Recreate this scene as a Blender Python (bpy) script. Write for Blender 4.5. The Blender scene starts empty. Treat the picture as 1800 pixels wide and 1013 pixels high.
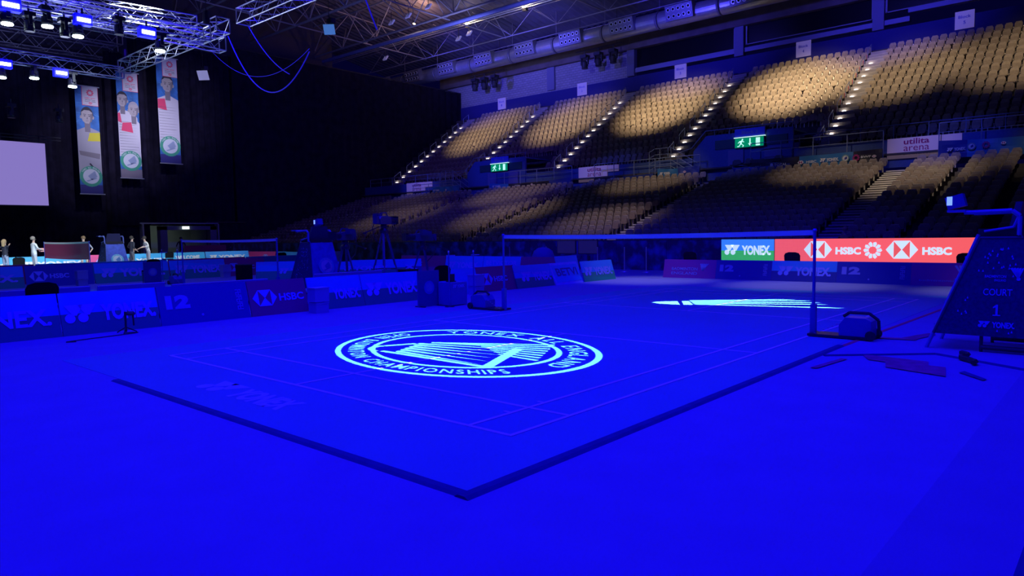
import bpy, bmesh, math, random
import numpy as np
from mathutils import Vector, Matrix
random.seed(4)
S = bpy.context.scene
COL = S.collection
R = math.radians

# ------------------------------------------------------------------ camera
YAW, PITCH, ROLL = 0.7252673, -0.0747821, -0.0156049
CAM = Vector((-3.99325, -3.57527, 1.54597))
cd = bpy.data.cameras.new('camera'); cam = bpy.data.objects.new('camera', cd); COL.objects.link(cam)
fw = Vector((math.cos(PITCH)*math.cos(YAW), math.cos(PITCH)*math.sin(YAW), math.sin(PITCH)))
rt = Vector((math.sin(YAW), -math.cos(YAW), 0)); up = rt.cross(fw)
r2 = rt*math.cos(ROLL)+up*math.sin(ROLL); u2 = -rt*math.sin(ROLL)+up*math.cos(ROLL)
cam.matrix_world = Matrix(((r2.x, u2.x, -fw.x, CAM.x), (r2.y, u2.y, -fw.y, CAM.y), (r2.z, u2.z, -fw.z, CAM.z), (0, 0, 0, 1)))
cd.sensor_width = 36; cd.lens = 1244.359/1800*36; cd.clip_end = 300; cd.clip_start = 0.05
S.camera = cam

# ------------------------------------------------------------------ world, lights, exposure
S.view_settings.view_transform = 'Standard'; S.view_settings.look = 'None'
S.view_settings.exposure = 0.0; S.view_settings.gamma = 1.0; S.view_settings.use_curve_mapping = False
S.cycles.max_bounces = 5; S.cycles.diffuse_bounces = 3; S.cycles.glossy_bounces = 2
S.cycles.use_denoising = True; S.cycles.use_adaptive_sampling = False
S.cycles.sample_clamp_indirect = 3.0
W = bpy.data.worlds.new('hall_air'); S.world = W; W.use_nodes = True
bg = W.node_tree.nodes['Background']; bg.inputs[0].default_value = (0.010, 0.008, 0.24, 1); bg.inputs[1].default_value = 0.08

BLUE = (0.011, 0.0035, 1.0)
WARM = (1.0, 0.76, 0.50)
WHITE = (0.80, 0.92, 1.0)
def aim(o, tgt):
    o.rotation_euler = (Vector(tgt)-o.location).to_track_quat('-Z', 'Y').to_euler()
def spot(name, loc, tgt, col, W_, ang, blend=0.6, rad=0.15):
    l = bpy.data.lights.new(name, 'SPOT'); l.energy = W_; l.color = col; l.spot_size = R(ang); l.spot_blend = blend; l.shadow_soft_size = rad
    o = bpy.data.objects.new(name, l); COL.objects.link(o); o.location = loc; aim(o, tgt); return o
def area(name, loc, tgt, col, W_, sx, sy, spread=180):
    l = bpy.data.lights.new(name, 'AREA'); l.shape = 'RECTANGLE'; l.size = sx; l.size_y = sy; l.energy = W_; l.color = col; l.spread = R(spread)
    o = bpy.data.objects.new(name, l); COL.objects.link(o); o.location = loc; aim(o, tgt); return o
area('court_wash', (1.5, 2.5, 11.5), (1.5, 2.5, 0), BLUE, 2750, 17, 17, 130)
for i, (x, y) in enumerate([(3, 15), (9, 16), (3, 22), (9, 22), (14, 14)]):
    spot('blue_wash', (x, y, 12.5), (x, y, 0), BLUE, 1700, 95, 1.0, 0.3)
spot('perimeter_wash', (13, 4, 14), (20, 9, 0.5), BLUE, 5000, 70, 1.0, 0.3)
spot('perimeter_wash', (13, 16, 14), (20, 19, 0.5), BLUE, 3500, 70, 1.0, 0.3)
# added neutral spots, partly for LED wall spill, on the far end of the hall floor
for y in (-1.5, 3.5, 8.5):
    spot('floor_neutral_fill', (16.2, y, 9), (16.3, y, 0), (0.85, 0.80, 0.9), 1050, 34, 1.0, 0.3)
# white light over the third court
for x in (1, 7, 13):
    spot('white_wash', (x, 23, 11.5), (x, 34.5, 0.5), WHITE, 8500, 50, 0.5, 0.2)
# warm lights on the seating blocks (from the catwalk and the roof)
for y, w_ in ((2.0, 2300), (8.8, 3600), (15.2, 11000), (25.3, 8500), (35.0, 5200), (45.2, 4400)):
    spot('upper_tier_light', (30, y+1.0, 19.5), (47.4, y, 11.5), WARM, w_*2.1, 29, 1.0, 0.25)
for x, y, z, w_, a in ((34.2, 4.6, 4.4, 3600, 14), (36, 9.2, 5.2, 2300, 14), (28, 18.2, 2.2, 2600, 17), (36.5, 20.3, 5.2, 2500, 15),
                       (30, 27.2, 2.8, 2700, 19), (35.5, 31.5, 4.8, 2200, 17), (30.5, 38.5, 3.2, 1500, 20), (36, 43, 5, 500, 18), (36.3,-0.4,5.2,1200,12)):
    spot('lower_tier_light', (22, y+0.5, 18.5), (x, y, z), (1.0, 0.80, 0.60), w_*1.7, a*1.5, 1.0, 0.25)
# blue wash on the end wall
for y in (10, 24, 38, 48):
    spot('wall_wash', (37, y, 16.5), (52, y, 18.3), (0.07, 0.055, 1.0), 5500, 62, 1.0, 0.3)
spot('duct_wash', (34, 30, 16), (48, 35, 18.5), (0.25, 0.25, 1.0), 2200, 80, 1.0, 0.3)
spot('duct_wash', (34, 45, 16), (48, 50, 18.5), (0.35, 0.42, 0.7), 900, 30, 1.0, 0.3)
for (x, y, tx, ty, tz) in ((24, 22, 38.6, 15.5, 6.6), (24, 40, 38.6, 36, 6.6), (26, 4, 38.6, 4, 5.6), (26, 30, 38.6, 26, 5.6), (28, 46, 38.6, 45, 5.6)):
    spot('fascia_wash', (x, y, 15), (tx, ty, tz), (0.04, 0.06, 1.0), 3600, 26, 1.0, 0.3)
spot('drape_haze_fill', (24, 16, 13), (36, 53, 7), (0.04, 0.0, 1.0), 7000, 80, 1.0, 0.3); spot('drape_haze_fill', (2, 16, 13), (8, 53, 7), (0.04, 0.0, 1.0), 3500, 75, 1.0, 0.3)  # added blue spots in place of haze over the black drapes
for y in (5.2, 26.0): spot('sign_fill', (28, y, 14), (38.6, y, 5.8), (1.0, 0.85, 0.9), 420, 17, 1.0, 0.2)  # fill added so the sign colours read against the blue
# front spots added at the rig for the banners, plus their uplights
for x, z in ((13.9, 8.3), (16.6, 9.6), (19.5, 11.0)):
    spot('banner_fill', (x-2.5, 40, 9.5), (x, 51, z), (0.80, 0.77, 1.0), 2300, 42, 0.8, 0.1)
    spot('banner_uplight', (x+0.2, 50.2, z-4.6), (x+0.2, 52.0, z-6), (1, 0.86, 0.8), 14, 90, 1.0, 0.05)
spot('truss_fill', (5, 27, 5.5), (6, 23, 11), (0.62, 0.68, 1.0), 750, 150, 1.0, 0.4)  # added upward fill in place of floor bounce, no fixture here
spot('truss_fill', (4.5, 22, 5.0), (5, 21, 11), (0.62, 0.68, 1.0), 420, 160, 1.0, 0.4)
spot('roof_light', (36, 38, 15), (42, 42, 21), (0.40, 0.40, 1.0), 2200, 120, 1.0, 0.4)
spot('roof_light', (18, 36, 12), (24, 42, 24), (0.35, 0.35, 1.0), 2200, 120, 1.0, 0.4)
spot('roof_sodium', (40.5, 46.0, 22.0), (43, 49, 24), (1, 0.5, 0.25), 420, 150, 1.0, 0.2)

# ------------------------------------------------------------------ materials
MATS = {}
def mat(name, col, rough=0.6, metal=0.0, noise=0.0, nscale=8.0, bump=0.0, emit=0.0, alpha=1.0, spec=0.5, ecol=None):
    if name in MATS: return MATS[name]
    m = bpy.data.materials.new(name); m.use_nodes = True; nt = m.node_tree; b = nt.nodes['Principled BSDF']
    b.inputs['Base Color'].default_value = (*col, 1); b.inputs['Roughness'].default_value = rough; b.inputs['Metallic'].default_value = metal
    b.inputs['Specular IOR Level'].default_value = spec
    if alpha < 1: b.inputs['Alpha'].default_value = alpha
    if emit: b.inputs['Emission Color'].default_value = (*(ecol or col), 1); b.inputs['Emission Strength'].default_value = emit
    if noise or bump:
        tc = nt.nodes.new('ShaderNodeTexCoord'); n = nt.nodes.new('ShaderNodeTexNoise'); n.inputs['Scale'].default_value = nscale; n.inputs['Detail'].default_value = 4
        nt.links.new(tc.outputs['Object'], n.inputs['Vector'])
        if noise:
            r = nt.nodes.new('ShaderNodeValToRGB'); e = r.color_ramp.elements
            e[0].position = 0.3; e[1].position = 0.7
            e[0].color = (*[c*(1-noise) for c in col], 1); e[1].color = (*[min(1, c*(1+noise)) for c in col], 1)
            nt.links.new(n.outputs['Fac'], r.inputs['Fac']); nt.links.new(r.outputs['Color'], b.inputs['Base Color'])
        if bump:
            bp = nt.nodes.new('ShaderNodeBump'); bp.inputs['Strength'].default_value = bump; bp.inputs['Distance'].default_value = 0.01
            nt.links.new(n.outputs['Fac'], bp.inputs['Height']); nt.links.new(bp.outputs['Normal'], b.inputs['Normal'])
    MATS[name] = m; return m
M_COURT = mat('court_mat_vinyl', (0.13, 0.42, 0.47), 0.75, noise=0.03, nscale=1.2, bump=0.05, spec=0.1)
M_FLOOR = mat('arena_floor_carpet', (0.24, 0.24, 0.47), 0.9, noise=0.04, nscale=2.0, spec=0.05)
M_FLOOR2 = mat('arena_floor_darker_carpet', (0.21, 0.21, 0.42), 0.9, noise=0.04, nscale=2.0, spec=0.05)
M_LINE = mat('white_line_paint', (0.75, 0.75, 0.75), 0.7, spec=0.1)
M_FAINT = mat('faded_floor_print', (0.45, 0.68, 0.75), 0.7, spec=0.1)
M_EDGE = mat('dark_rubber_edge', (0.03, 0.02, 0.20), 0.8, noise=0.1, nscale=6, spec=0.1)
M_TAPE = mat('red_floor_tape', (0.40, 0.02, 0.22), 0.7, noise=0.25, nscale=7, spec=0.1)
M_ALU = mat('aluminium_truss', (0.75, 0.77, 0.82), 0.35, metal=0.6)
M_STEEL = mat('painted_roof_steel', (0.30, 0.30, 0.38), 0.5, metal=0.2)
M_BLUESTEEL = mat('blue_painted_pipe', (0.16, 0.2, 0.55), 0.5)
M_DECK = mat('corrugated_roof_deck', (0.12, 0.12, 0.20), 0.7, noise=0.15, nscale=0.6)
M_DUCT = mat('galvanised_duct', (0.55, 0.57, 0.62), 0.38, metal=0.75, noise=0.08, nscale=3)
M_NOZ = mat('duct_nozzle_panel', (0.22, 0.22, 0.27), 0.5, metal=0.4)
M_BLACK = mat('black_fabric', (0.010, 0.010, 0.013), 0.95, noise=0.2, nscale=3, spec=0.1)
M_DRAPE = mat('black_wool_drape_hazed', (0.014, 0.012, 0.030), 0.95, noise=0.35, nscale=1.5, spec=0.1)  # blue of the hall haze put into the black
M_DARK = mat('dark_plastic', (0.03, 0.03, 0.04), 0.5)
M_DARKM = mat('dark_metal', (0.06, 0.06, 0.08), 0.4, metal=0.5)
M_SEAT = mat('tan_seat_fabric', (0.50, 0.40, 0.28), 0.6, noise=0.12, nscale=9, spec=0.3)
M_SEATP = mat('tan_seat_pan_shaded', (0.40, 0.31, 0.22), 0.55, noise=0.12, nscale=9, spec=0.3)  # darker than the backrest, shading put into the colour
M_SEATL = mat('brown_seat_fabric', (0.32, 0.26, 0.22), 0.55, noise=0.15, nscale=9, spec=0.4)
M_SEATLP = mat('brown_seat_pan_shaded', (0.28, 0.21, 0.17), 0.55, noise=0.15, nscale=9, spec=0.4)  # shading of the folded pan painted in as a darker brown
M_BRKT = mat('seat_bracket_metal', (0.7, 0.62, 0.5), 0.35, metal=0.3)
M_CONC = mat('terrace_concrete', (0.10, 0.09, 0.09), 0.9, noise=0.2, nscale=2)
M_STEP = mat('stair_tread', (0.42, 0.38, 0.36), 0.8, noise=0.1, nscale=3)
M_NOSE = mat('stair_nosing', (0.9, 0.84, 0.74), 0.5)
M_BAND = mat('dark_blue_wall_band', (0.03, 0.03, 0.22), 0.8, noise=0.05)
M_FASC = mat('blue_fascia_paint', (0.07, 0.12, 0.38), 0.8, noise=0.08)
M_RAIL = mat('blue_grey_handrail', (0.35, 0.42, 0.6), 0.4, metal=0.3)
M_LAMP = mat('white_lamp_face', (0.8, 0.95, 1.0), emit=14.0, ecol=(0.75, 0.97, 1.0))
M_LEDB = mat('led_bar_face', (0.4, 0.5, 1.0), emit=16.0, ecol=(0.38, 0.42, 1.0))
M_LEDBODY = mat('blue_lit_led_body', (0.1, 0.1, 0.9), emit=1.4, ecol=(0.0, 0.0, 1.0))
M_STEPL = mat('step_light_lens', (1, 0.9, 0.8), emit=7.0, ecol=(1, 0.88, 0.78))
M_WARML = mat('warm_lamp_lens', (1, 0.8, 0.5), emit=30.0, ecol=(1, 0.70, 0.36))
M_WPRINT = mat('white_print', (0.80, 0.80, 0.80), 0.6)
M_GLASS = mat('dark_window_glass', (0.005, 0.005, 0.012), 0.3, spec=0.3)
M_SKIN = mat('skin', (0.60, 0.38, 0.28), 0.6)
M_HAIR = mat('dark_hair', (0.04, 0.03, 0.025), 0.7)

def brick_mat():
    m = bpy.data.materials.new('painted_blockwork'); m.use_nodes = True; nt = m.node_tree; b = nt.nodes['Principled BSDF']; b.inputs['Roughness'].default_value = 0.9
    tc = nt.nodes.new('ShaderNodeTexCoord'); mp = nt.nodes.new('ShaderNodeMapping'); mp.inputs['Rotation'].default_value = (0, R(90), R(90))
    br = nt.nodes.new('ShaderNodeTexBrick'); br.inputs['Scale'].default_value = 1.0
    sx = nt.nodes.new('ShaderNodeSeparateXYZ'); cx = nt.nodes.new('ShaderNodeCombineXYZ')
    nt.links.new(tc.outputs['Object'], sx.inputs[0]); nt.links.new(sx.outputs['Y'], cx.inputs['X']); nt.links.new(sx.outputs['Z'], cx.inputs['Y'])
    nt.links.new(cx.outputs[0], br.inputs['Vector'])
    br.inputs['Color1'].default_value = (0.42, 0.40, 0.44, 1); br.inputs['Color2'].default_value = (0.34, 0.33, 0.37, 1); br.inputs['Mortar'].default_value = (0.22, 0.22, 0.25, 1)
    br.inputs['Brick Width'].default_value = 0.45; br.inputs['Row Height'].default_value = 0.225; br.inputs['Mortar Size'].default_value = 0.02
    nt.links.new(br.outputs['Color'], b.inputs['Base Color']); MATS['painted_blockwork'] = m; return m
M_BRICK = brick_mat()

# ------------------------------------------------------------------ mesh helpers
class MB:
    def __init__(s): s.v = []; s.f = []; s.mi = []; s.mats = []
    def _m(s, m):
        if m is None: return 0
        if m not in s.mats: s.mats.append(m)
        return s.mats.index(m)
    def add(s, vs, fs, m=None):
        b = len(s.v); s.v += [tuple(v) for v in vs]; k = s._m(m)
        for f in fs: s.f.append(tuple(i+b for i in f)); s.mi.append(k)
        return s
    def box(s, c, d, m=None, rot=None):
        x, y, z = d[0]/2, d[1]/2, d[2]/2
        vs = [Vector((a*x, b*y, e*z)) for a in (-1, 1) for b in (-1, 1) for e in (-1, 1)]
        if rot is not None: vs = [rot @ v for v in vs]
        vs = [v+Vector(c) for v in vs]
        return s.add(vs, [(0, 1, 3, 2), (4, 6, 7, 5), (0, 4, 5, 1), (2, 3, 7, 6), (0, 2, 6, 4), (1, 5, 7, 3)], m)
    def hexa(s, bot, top, m=None):   # 4 bottom points, 4 top points, same winding
        return s.add(list(bot)+list(top), [(3, 2, 1, 0), (4, 5, 6, 7), (0, 1, 5, 4), (1, 2, 6, 5), (2, 3, 7, 6), (3, 0, 4, 7)], m)
    def tube(s, p0, p1, r, n=6, m=None, r1=None):
        p0 = Vector(p0); p1 = Vector(p1); d = p1-p0
        if d.length < 1e-6: return s
        q = d.to_track_quat('Z', 'Y'); r1 = r if r1 is None else r1
        a = [p0+q@Vector((r*math.cos(2*math.pi*i/n), r*math.sin(2*math.pi*i/n), 0)) for i in range(n)]
        b = [p1+q@Vector((r1*math.cos(2*math.pi*i/n), r1*math.sin(2*math.pi*i/n), 0)) for i in range(n)]
        fs = [(i, (i+1) % n, n+(i+1) % n, n+i) for i in range(n)]+[tuple(range(n))[::-1], tuple(range(n, 2*n))]
        return s.add(a+b, fs, m)
    def path(s, pts, r, n=6, m=None):
        for a, b in zip(pts[:-1], pts[1:]): s.tube(a, b, r, n, m)
        return s
    def prism(s, poly, o, ux, uy, d, m=None):   # polygon in plane (ux,uy) at o, extruded along d
        o = Vector(o); ux = Vector(ux); uy = Vector(uy); d = Vector(d); n = len(poly)
        a = [o+ux*x+uy*y for x, y in poly]; b = [p+d for p in a]
        fs = [tuple(range(n)), tuple(range(n, 2*n))[::-1]]+[(i, n+i, n+(i+1) % n, (i+1) % n) for i in range(n)]
        return s.add(a+b, fs, m)
    def lathe(s, prof, o, n=16, m=None, axis='Z'):
        o = Vector(o); vs = []
        for r, z in prof:
            for i in range(n):
                a = 2*math.pi*i/n; p = Vector((r*math.cos(a), r*math.sin(a), z))
                if axis == 'X': p = Vector((p.z, p.x, p.y))
                if axis == 'Y': p = Vector((p.x, p.z, p.y))
                vs.append(o+p)
        fs = [(j*n+i, j*n+(i+1) % n, (j+1)*n+(i+1) % n, (j+1)*n+i) for j in range(len(prof)-1) for i in range(n)]
        fs += [tuple(range(n))[::-1], tuple(range((len(prof)-1)*n, len(prof)*n))]
        return s.add(vs, fs, m)
    def build(s, name, m=None, parent=None, kind=None, label=None, smooth=False, fixn=True):
        off = org(parent) if parent else Vector((0, 0, 0))
        me = bpy.data.meshes.new(name)
        me.from_pydata([(v[0]-off[0], v[1]-off[1], v[2]-off[2]) for v in s.v], [], s.f)
        if s.mats:
            for q in s.mats: me.materials.append(q)
            me.polygons.foreach_set('material_index', s.mi)
        else: me.materials.append(m)
        if fixn:
            b = bmesh.new(); b.from_mesh(me); bmesh.ops.recalc_face_normals(b, faces=b.faces); b.to_mesh(me); b.free()
        if smooth: me.polygons.foreach_set('use_smooth', [True]*len(me.polygons))
        me.update()
        o = bpy.data.objects.new(name, me); COL.objects.link(o)
        if parent: o.parent = parent
        if kind: o['kind'] = kind
        if label: o['label'] = label
        return o
def org(o):
    v = Vector((0, 0, 0))
    while o is not None: v += Vector(o.location); o = o.parent
    return v
def tag(o, label, cat, group=None):
    o['label'] = label; o['category'] = cat
    if group: o['group'] = group
    return o
def thing(name, loc, label, cat, group=None):
    o = bpy.data.objects.new(name, None); COL.objects.link(o); o.location = loc; o.empty_display_size = 0.2
    return tag(o, label, cat, group)
def struct(o): o['kind'] = 'structure'; return o
def sroot(name, loc=(0, 0, 0)):
    o = bpy.data.objects.new(name, None); COL.objects.link(o); o.location = loc; o['kind'] = 'structure'; return o
def dup(root, loc, label=None, group=None, rz=None, scale=None):
    r = root.copy(); COL.objects.link(r); r.location = loc
    if rz is not None: r.rotation_euler = (0, 0, rz)
    if scale: r.scale = scale
    if label: r['label'] = label
    if group: r['group'] = group
    for ch in list(root.children):
        c = ch.copy(); COL.objects.link(c); c.parent = r
        for g in ch.children:
            d = g.copy(); COL.objects.link(d); d.parent = c
    return r

# text as flat triangles
TXT = {}
def glyphs(s, off=0.0, sp=1.0):
    k = (s, off, sp)
    if k in TXT: return TXT[k]
    cu = bpy.data.curves.new('t', 'FONT'); cu.body = s; cu.size = 1; cu.offset = off; cu.space_character = sp; cu.resolution_u = 3
    o = bpy.data.objects.new('t', cu); COL.objects.link(o)
    dg = bpy.context.evaluated_depsgraph_get(); me = bpy.data.meshes.new_from_object(o.evaluated_get(dg))
    v = [(p.co.x, p.co.y) for p in me.vertices]; f = [tuple(p.vertices) for p in me.polygons]
    bpy.data.objects.remove(o); bpy.data.meshes.remove(me); bpy.data.curves.remove(cu)
    if v:
        x0 = min(p[0] for p in v); x1 = max(p[0] for p in v); y0 = min(p[1] for p in v); y1 = max(p[1] for p in v)
    else: x0 = x1 = y0 = y1 = 0
    TXT[k] = (v, f, (x0, y0, x1, y1)); return TXT[k]
def text_mb(mb, s, o, ux, uy, w, h, m=None, bold=0.025, sp=1.0, shear=0.0):
    """lettering fitted into a w x h box whose lower-left corner is o"""
    v, f, (x0, y0, x1, y1) = glyphs(s, bold, sp); o = Vector(o); ux = Vector(ux); uy = Vector(uy)
    sx = w/max(1e-6, x1-x0); sy = h/max(1e-6, y1-y0)
    mb.add([o+ux*((x-x0)*sx+shear*(y-y0)*sy)+uy*((y-y0)*sy) for x, y in v], f, m)
def disc(cx, cy, r, n=20): return [(cx+r*math.cos(2*math.pi*i/n), cy+r*math.sin(2*math.pi*i/n)) for i in range(n)]
def flat(mb, poly, o, ux, uy, m=None):
    o = Vector(o); ux = Vector(ux); uy = Vector(uy)
    mb.add([o+ux*x+uy*y for x, y in poly], [tuple(range(len(poly)))], m)
def shuttle_y_mark(mb, o, ux, uy, h, m=None):
    # two overlapping inverted triangles, each standing over a disc
    for k in range(2):
        x = k*0.62*h
        flat(mb, disc(x+0.27*h, 0.26*h, 0.25*h), o, ux, uy, m)
        flat(mb, [(x+0.05*h, 0.98*h), (x+0.42*h, 0.40*h), (x+0.60*h, 0.40*h), (x+0.96*h, 0.98*h)], Vector(o)+Vector(uy)*0.0, ux, uy, m)
def yon(mb, o, ux, uy, w, h, m=None, dot=True):
    """double-Y mark followed by YONEX. fitted in w x h"""
    h2 = min(h, w/4.6)
    shuttle_y_mark(mb, o, ux, uy, h2*1.0, m)
    text_mb(mb, 'YONEX.' if dot else 'YONEX', Vector(o)+Vector(ux)*h2*1.78, ux, uy, w-h2*1.78, h2*0.92, m, 0.05)
def hexmark(mb, o, ux, uy, h, mw, mr):
    """wide hexagon, white with two inward red triangles"""
    w = 1.62*h; a = 0.5*h
    flat(mb, [(0, h/2), (w*0.25, 0), (w*0.75, 0), (w, h/2), (w*0.75, h), (w*0.25, h)], o, ux, uy, mw)
    n = Vector(ux).cross(Vector(uy)).normalized()*0.004
    e = 0.03*h
    flat(mb, [(w*0.25, h-e), (w*0.25, e), (w*0.5-e*.6, h/2)], Vector(o)+n, ux, uy, mr)
    flat(mb, [(w*0.75, e), (w*0.75, h-e), (w*0.5+e*.6, h/2)], Vector(o)+n, ux, uy, mr)
def pinwheel(mb, o, ux, uy, r, m):
    for i in range(10):
        a = 2*math.pi*i/10
        pts = [(0.42*r, -0.13*r), (0.42*r, 0.10*r), (0.85*r, 0.22*r), (1.0*r, -0.04*r), (0.8*r, -0.2*r)]
        c, s_ = math.cos(a), math.sin(a)
        flat(mb, [(x*c-y*s_, x*s_+y*c) for x, y in pts], o, ux, uy, m)
def emblem(mb, o, ux, uy, r, ring, face, mark, txt=None):
    """round championship emblem: ring, disc and a tilted shuttlecock"""
    n = Vector(ux).cross(Vector(uy)).normalized()*0.004; o = Vector(o)
    flat(mb, disc(0, 0, r, 28), o, ux, uy, ring); flat(mb, disc(0, 0, r*0.72, 24), o+n, ux, uy, face)
    for i in range(4):
        t = i/3
        flat(mb, [(r*(-0.30+0.22*t), r*(0.02-0.28*t)), (r*(-0.20+0.22*t), r*(-0.06-0.28*t)), (r*(0.42+0.14*t), r*(0.42-0.42*t)), (r*(0.30+0.16*t), r*(0.52-0.40*t))], o+n*2, ux, uy, mark)
    flat(mb, [(-0.45*r, -0.42*r), (-0.34*r, -0.52*r), (0.5*r, -0.2*r), (0.45*r, -0.1*r)], o+n*2, ux, uy, mark)
    if txt:
        m_ = len(txt)
        for i, ch in enumerate(txt):
            if ch == ' ': continue
            a = R(150)-R(120)*i/(m_-1); c = Vector((math.cos(a), math.sin(a)))
            rad = Vector(ux)*c.x+Vector(uy)*c.y; tan = Vector(ux)*c.y-Vector(uy)*c.x
            text_mb(mb, ch, o+rad*r*0.78-tan*r*0.05+n*2, tan, rad, r*0.10, r*0.15, face, 0.02)

# ------------------------------------------------------------------ floor and court
fl = MB(); fl.box((8, 21, -0.1), (48, 70, 0.2)); struct(fl.build('floor', M_FLOOR))
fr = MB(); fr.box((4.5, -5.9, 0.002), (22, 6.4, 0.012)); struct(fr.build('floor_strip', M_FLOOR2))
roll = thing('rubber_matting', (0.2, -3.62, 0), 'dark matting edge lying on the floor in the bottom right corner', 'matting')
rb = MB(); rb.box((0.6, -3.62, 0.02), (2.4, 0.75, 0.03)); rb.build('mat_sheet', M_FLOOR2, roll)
rb = MB(); rb.box((0.6, -3.24, 0.02), (2.4, 0.04, 0.04)); rb.build('edge_strip', M_EDGE, roll)

def court(name, ox, oy, label, x0=-1.05, y0=-0.58, x1=14.55, y1=6.9, printed=True):
    t = thing(name, (ox, oy, 0), label, 'sports court')
    m = MB(); m.box(((x0+x1)/2+ox, (y0+y1)/2+oy, 0.0015), (x1-x0, y1-y0, 0.003)); m.build('playing_mat', M_COURT, t)
    z = 0.0045; L = 13.4; Wd = 6.1; w = 0.04
    segs = [((0, 0), (L, 0)), ((0, 0.46), (L, 0.46)), ((0, Wd-0.46), (L, Wd-0.46)), ((0, Wd), (L, Wd)),
            ((0, 0), (0, Wd)), ((0.76, 0), (0.76, Wd)), ((4.72, 0), (4.72, Wd)), ((8.68, 0), (8.68, Wd)), ((12.64, 0), (12.64, Wd)), ((L, 0), (L, Wd)),
            ((0, Wd/2), (4.72, Wd/2)), ((8.68, Wd/2), (L, Wd/2))]
    for a, b in segs:
        q = MB(); dx = b[0]-a[0]; dy = b[1]-a[1]
        q.box(((a[0]+b[0])/2+ox, (a[1]+b[1])/2+oy, z+(0.0012 if dx else 0)), (abs(dx)+w, abs(dy)+w, 0.003)); q.build('line', M_LINE, t)
    if printed:
        q = MB(); yon(q, (-0.72+ox, 3.86+oy, 0.0048), (0, -1, 0), (1, 0, 0), 1.66, 0.38, None, False); q.build('lettering', M_FAINT, t, fixn=False)
        for dx, dy in ((0.99, 0.46), (0.53, 0.46)):
            q = MB(); q.box((ox+dx, oy+dy+0.05, z), (0.03, 0.08, 0.003)); q.build('line', M_LINE, t)
    return t
court('badminton_court', 0, 0, 'blue-lit court mat with white lines in the foreground, logos projected on it')
court('badminton_court', 0, 14.85, 'middle court mat behind the first row of advertising boards', x0=-0.8, printed=False)
court('badminton_court', 0, 29.9, 'farthest court mat, lit white in front of the tall banners', x0=-0.8, printed=False)
def strip(n, x0, y0, x1, y1, w, m=M_EDGE, h=0.018):
    q = MB(); d = Vector((x1-x0, y1-y0, 0)); L = d.length; rot = d.to_track_quat('X', 'Z').to_matrix()
    q.hexa([rot@Vector((a, b, 0))+Vector((x0, y0, 0)) for a, b in ((0, -w/2), (L, -w/2), (L, w/2), (0, w/2))],
           [rot@Vector((a, b, h))+Vector((x0, y0, 0)) for a, b in ((0, -w/4), (L, -w/4), (L, w/4), (0, w/4))])
    return struct(q.build(n, m))
strip('trim_1', -1.16, -0.635, 5.9, -0.635, 0.12)
strip('trim_2', -1.10, -0.66, -1.10, 4.9, 0.11, M_EDGE, 0.014)
strip('trim_3', 5.9, -0.66, 11.8, -0.80, 0.075, mat('red_seam_tape', (0.8, 0.10, 0.16), 0.7, spec=0.1), 0.008)
strip('trim_5', 5.0, -0.72, 5.9, -1.75, 0.06); strip('trim_5', 5.9, -1.75, 4.9, -3.4, 0.07)
tp = MB()
for poly in ([(5.35, -1.06), (5.25, -1.8), (5.0, -1.85), (4.98, -2.02), (4.42, -2.12), (4.62, -1.5), (4.95, -1.42), (5.0, -1.22)],
             [(7.0, -0.75), (7.1, -1.3), (6.95, -1.32), (6.85, -0.8)], [(7.1, -1.1), (7.8, -1.3), (7.7, -1.42), (7.05, -1.3)], [(4.1, -0.85), (4.9, -0.95), (4.9, -1.02), (4.1, -0.93)]):
    tp = MB(); flat(tp, poly, (0, 0, 0.0105), (1, 0, 0), (0, 1, 0))
    tag(tp.build('floor_tape', M_TAPE), {5.35: 'largest dark red tape patch, stepped shape, on the floor left of the umpire chair', 7.0: 'dark red tape bar between the right net weight and the umpire chair', 7.1: 'small slanted red tape beside the umpire chair front leg', 4.1: 'thin red tape sliver along the dark mat edge'}[poly[0][0]], 'tape')
tp = MB(); flat(tp, [(4.85, -2.22), (4.5, -2.47), (4.42, -2.44), (4.75, -2.18)], (0, 0, 0.0105), (1, 0, 0), (0, 1, 0)); tag(tp.build('floor_tape', M_EDGE), 'short dark strip of tape on the open floor below the umpire chair', 'tape')

# ------------------------------------------------------------------ projector with a cut metal gobo (throws the round logo and the shuttlecock)
def raster(mb, x0, y0, x1, y1, n):
    g = np.zeros((n, n), bool); sx = n/(x1-x0); sy = n/(y1-y0)
    for f in mb.f:
        for k in range(1, len(f)-1):
            P = [((mb.v[i][0]-x0)*sx, (mb.v[i][1]-y0)*sy) for i in (f[0], f[k], f[k+1])]
            ax, ay = P[0]; bx, by = P[1]; cx, cy = P[2]
            i0 = max(0, int(min(ax, bx, cx))); i1 = min(n-1, int(max(ax, bx, cx))+1); j0 = max(0, int(min(ay, by, cy))); j1 = min(n-1, int(max(ay, by, cy))+1)
            if i1 < i0 or j1 < j0: continue
            X, Y = np.meshgrid(np.arange(i0, i1+1)+0.5, np.arange(j0, j1+1)+0.5)
            d1 = (bx-ax)*(Y-ay)-(by-ay)*(X-ax); d2 = (cx-bx)*(Y-by)-(cy-by)*(X-bx); d3 = (ax-cx)*(Y-cy)-(ay-cy)*(X-cx)
            ins = ((d1 >= 0) & (d2 >= 0) & (d3 >= 0)) | ((d1 <= 0) & (d2 <= 0) & (d3 <= 0))
            g[j0:j1+1, i0:i1+1] |= ins
    return g
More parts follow.
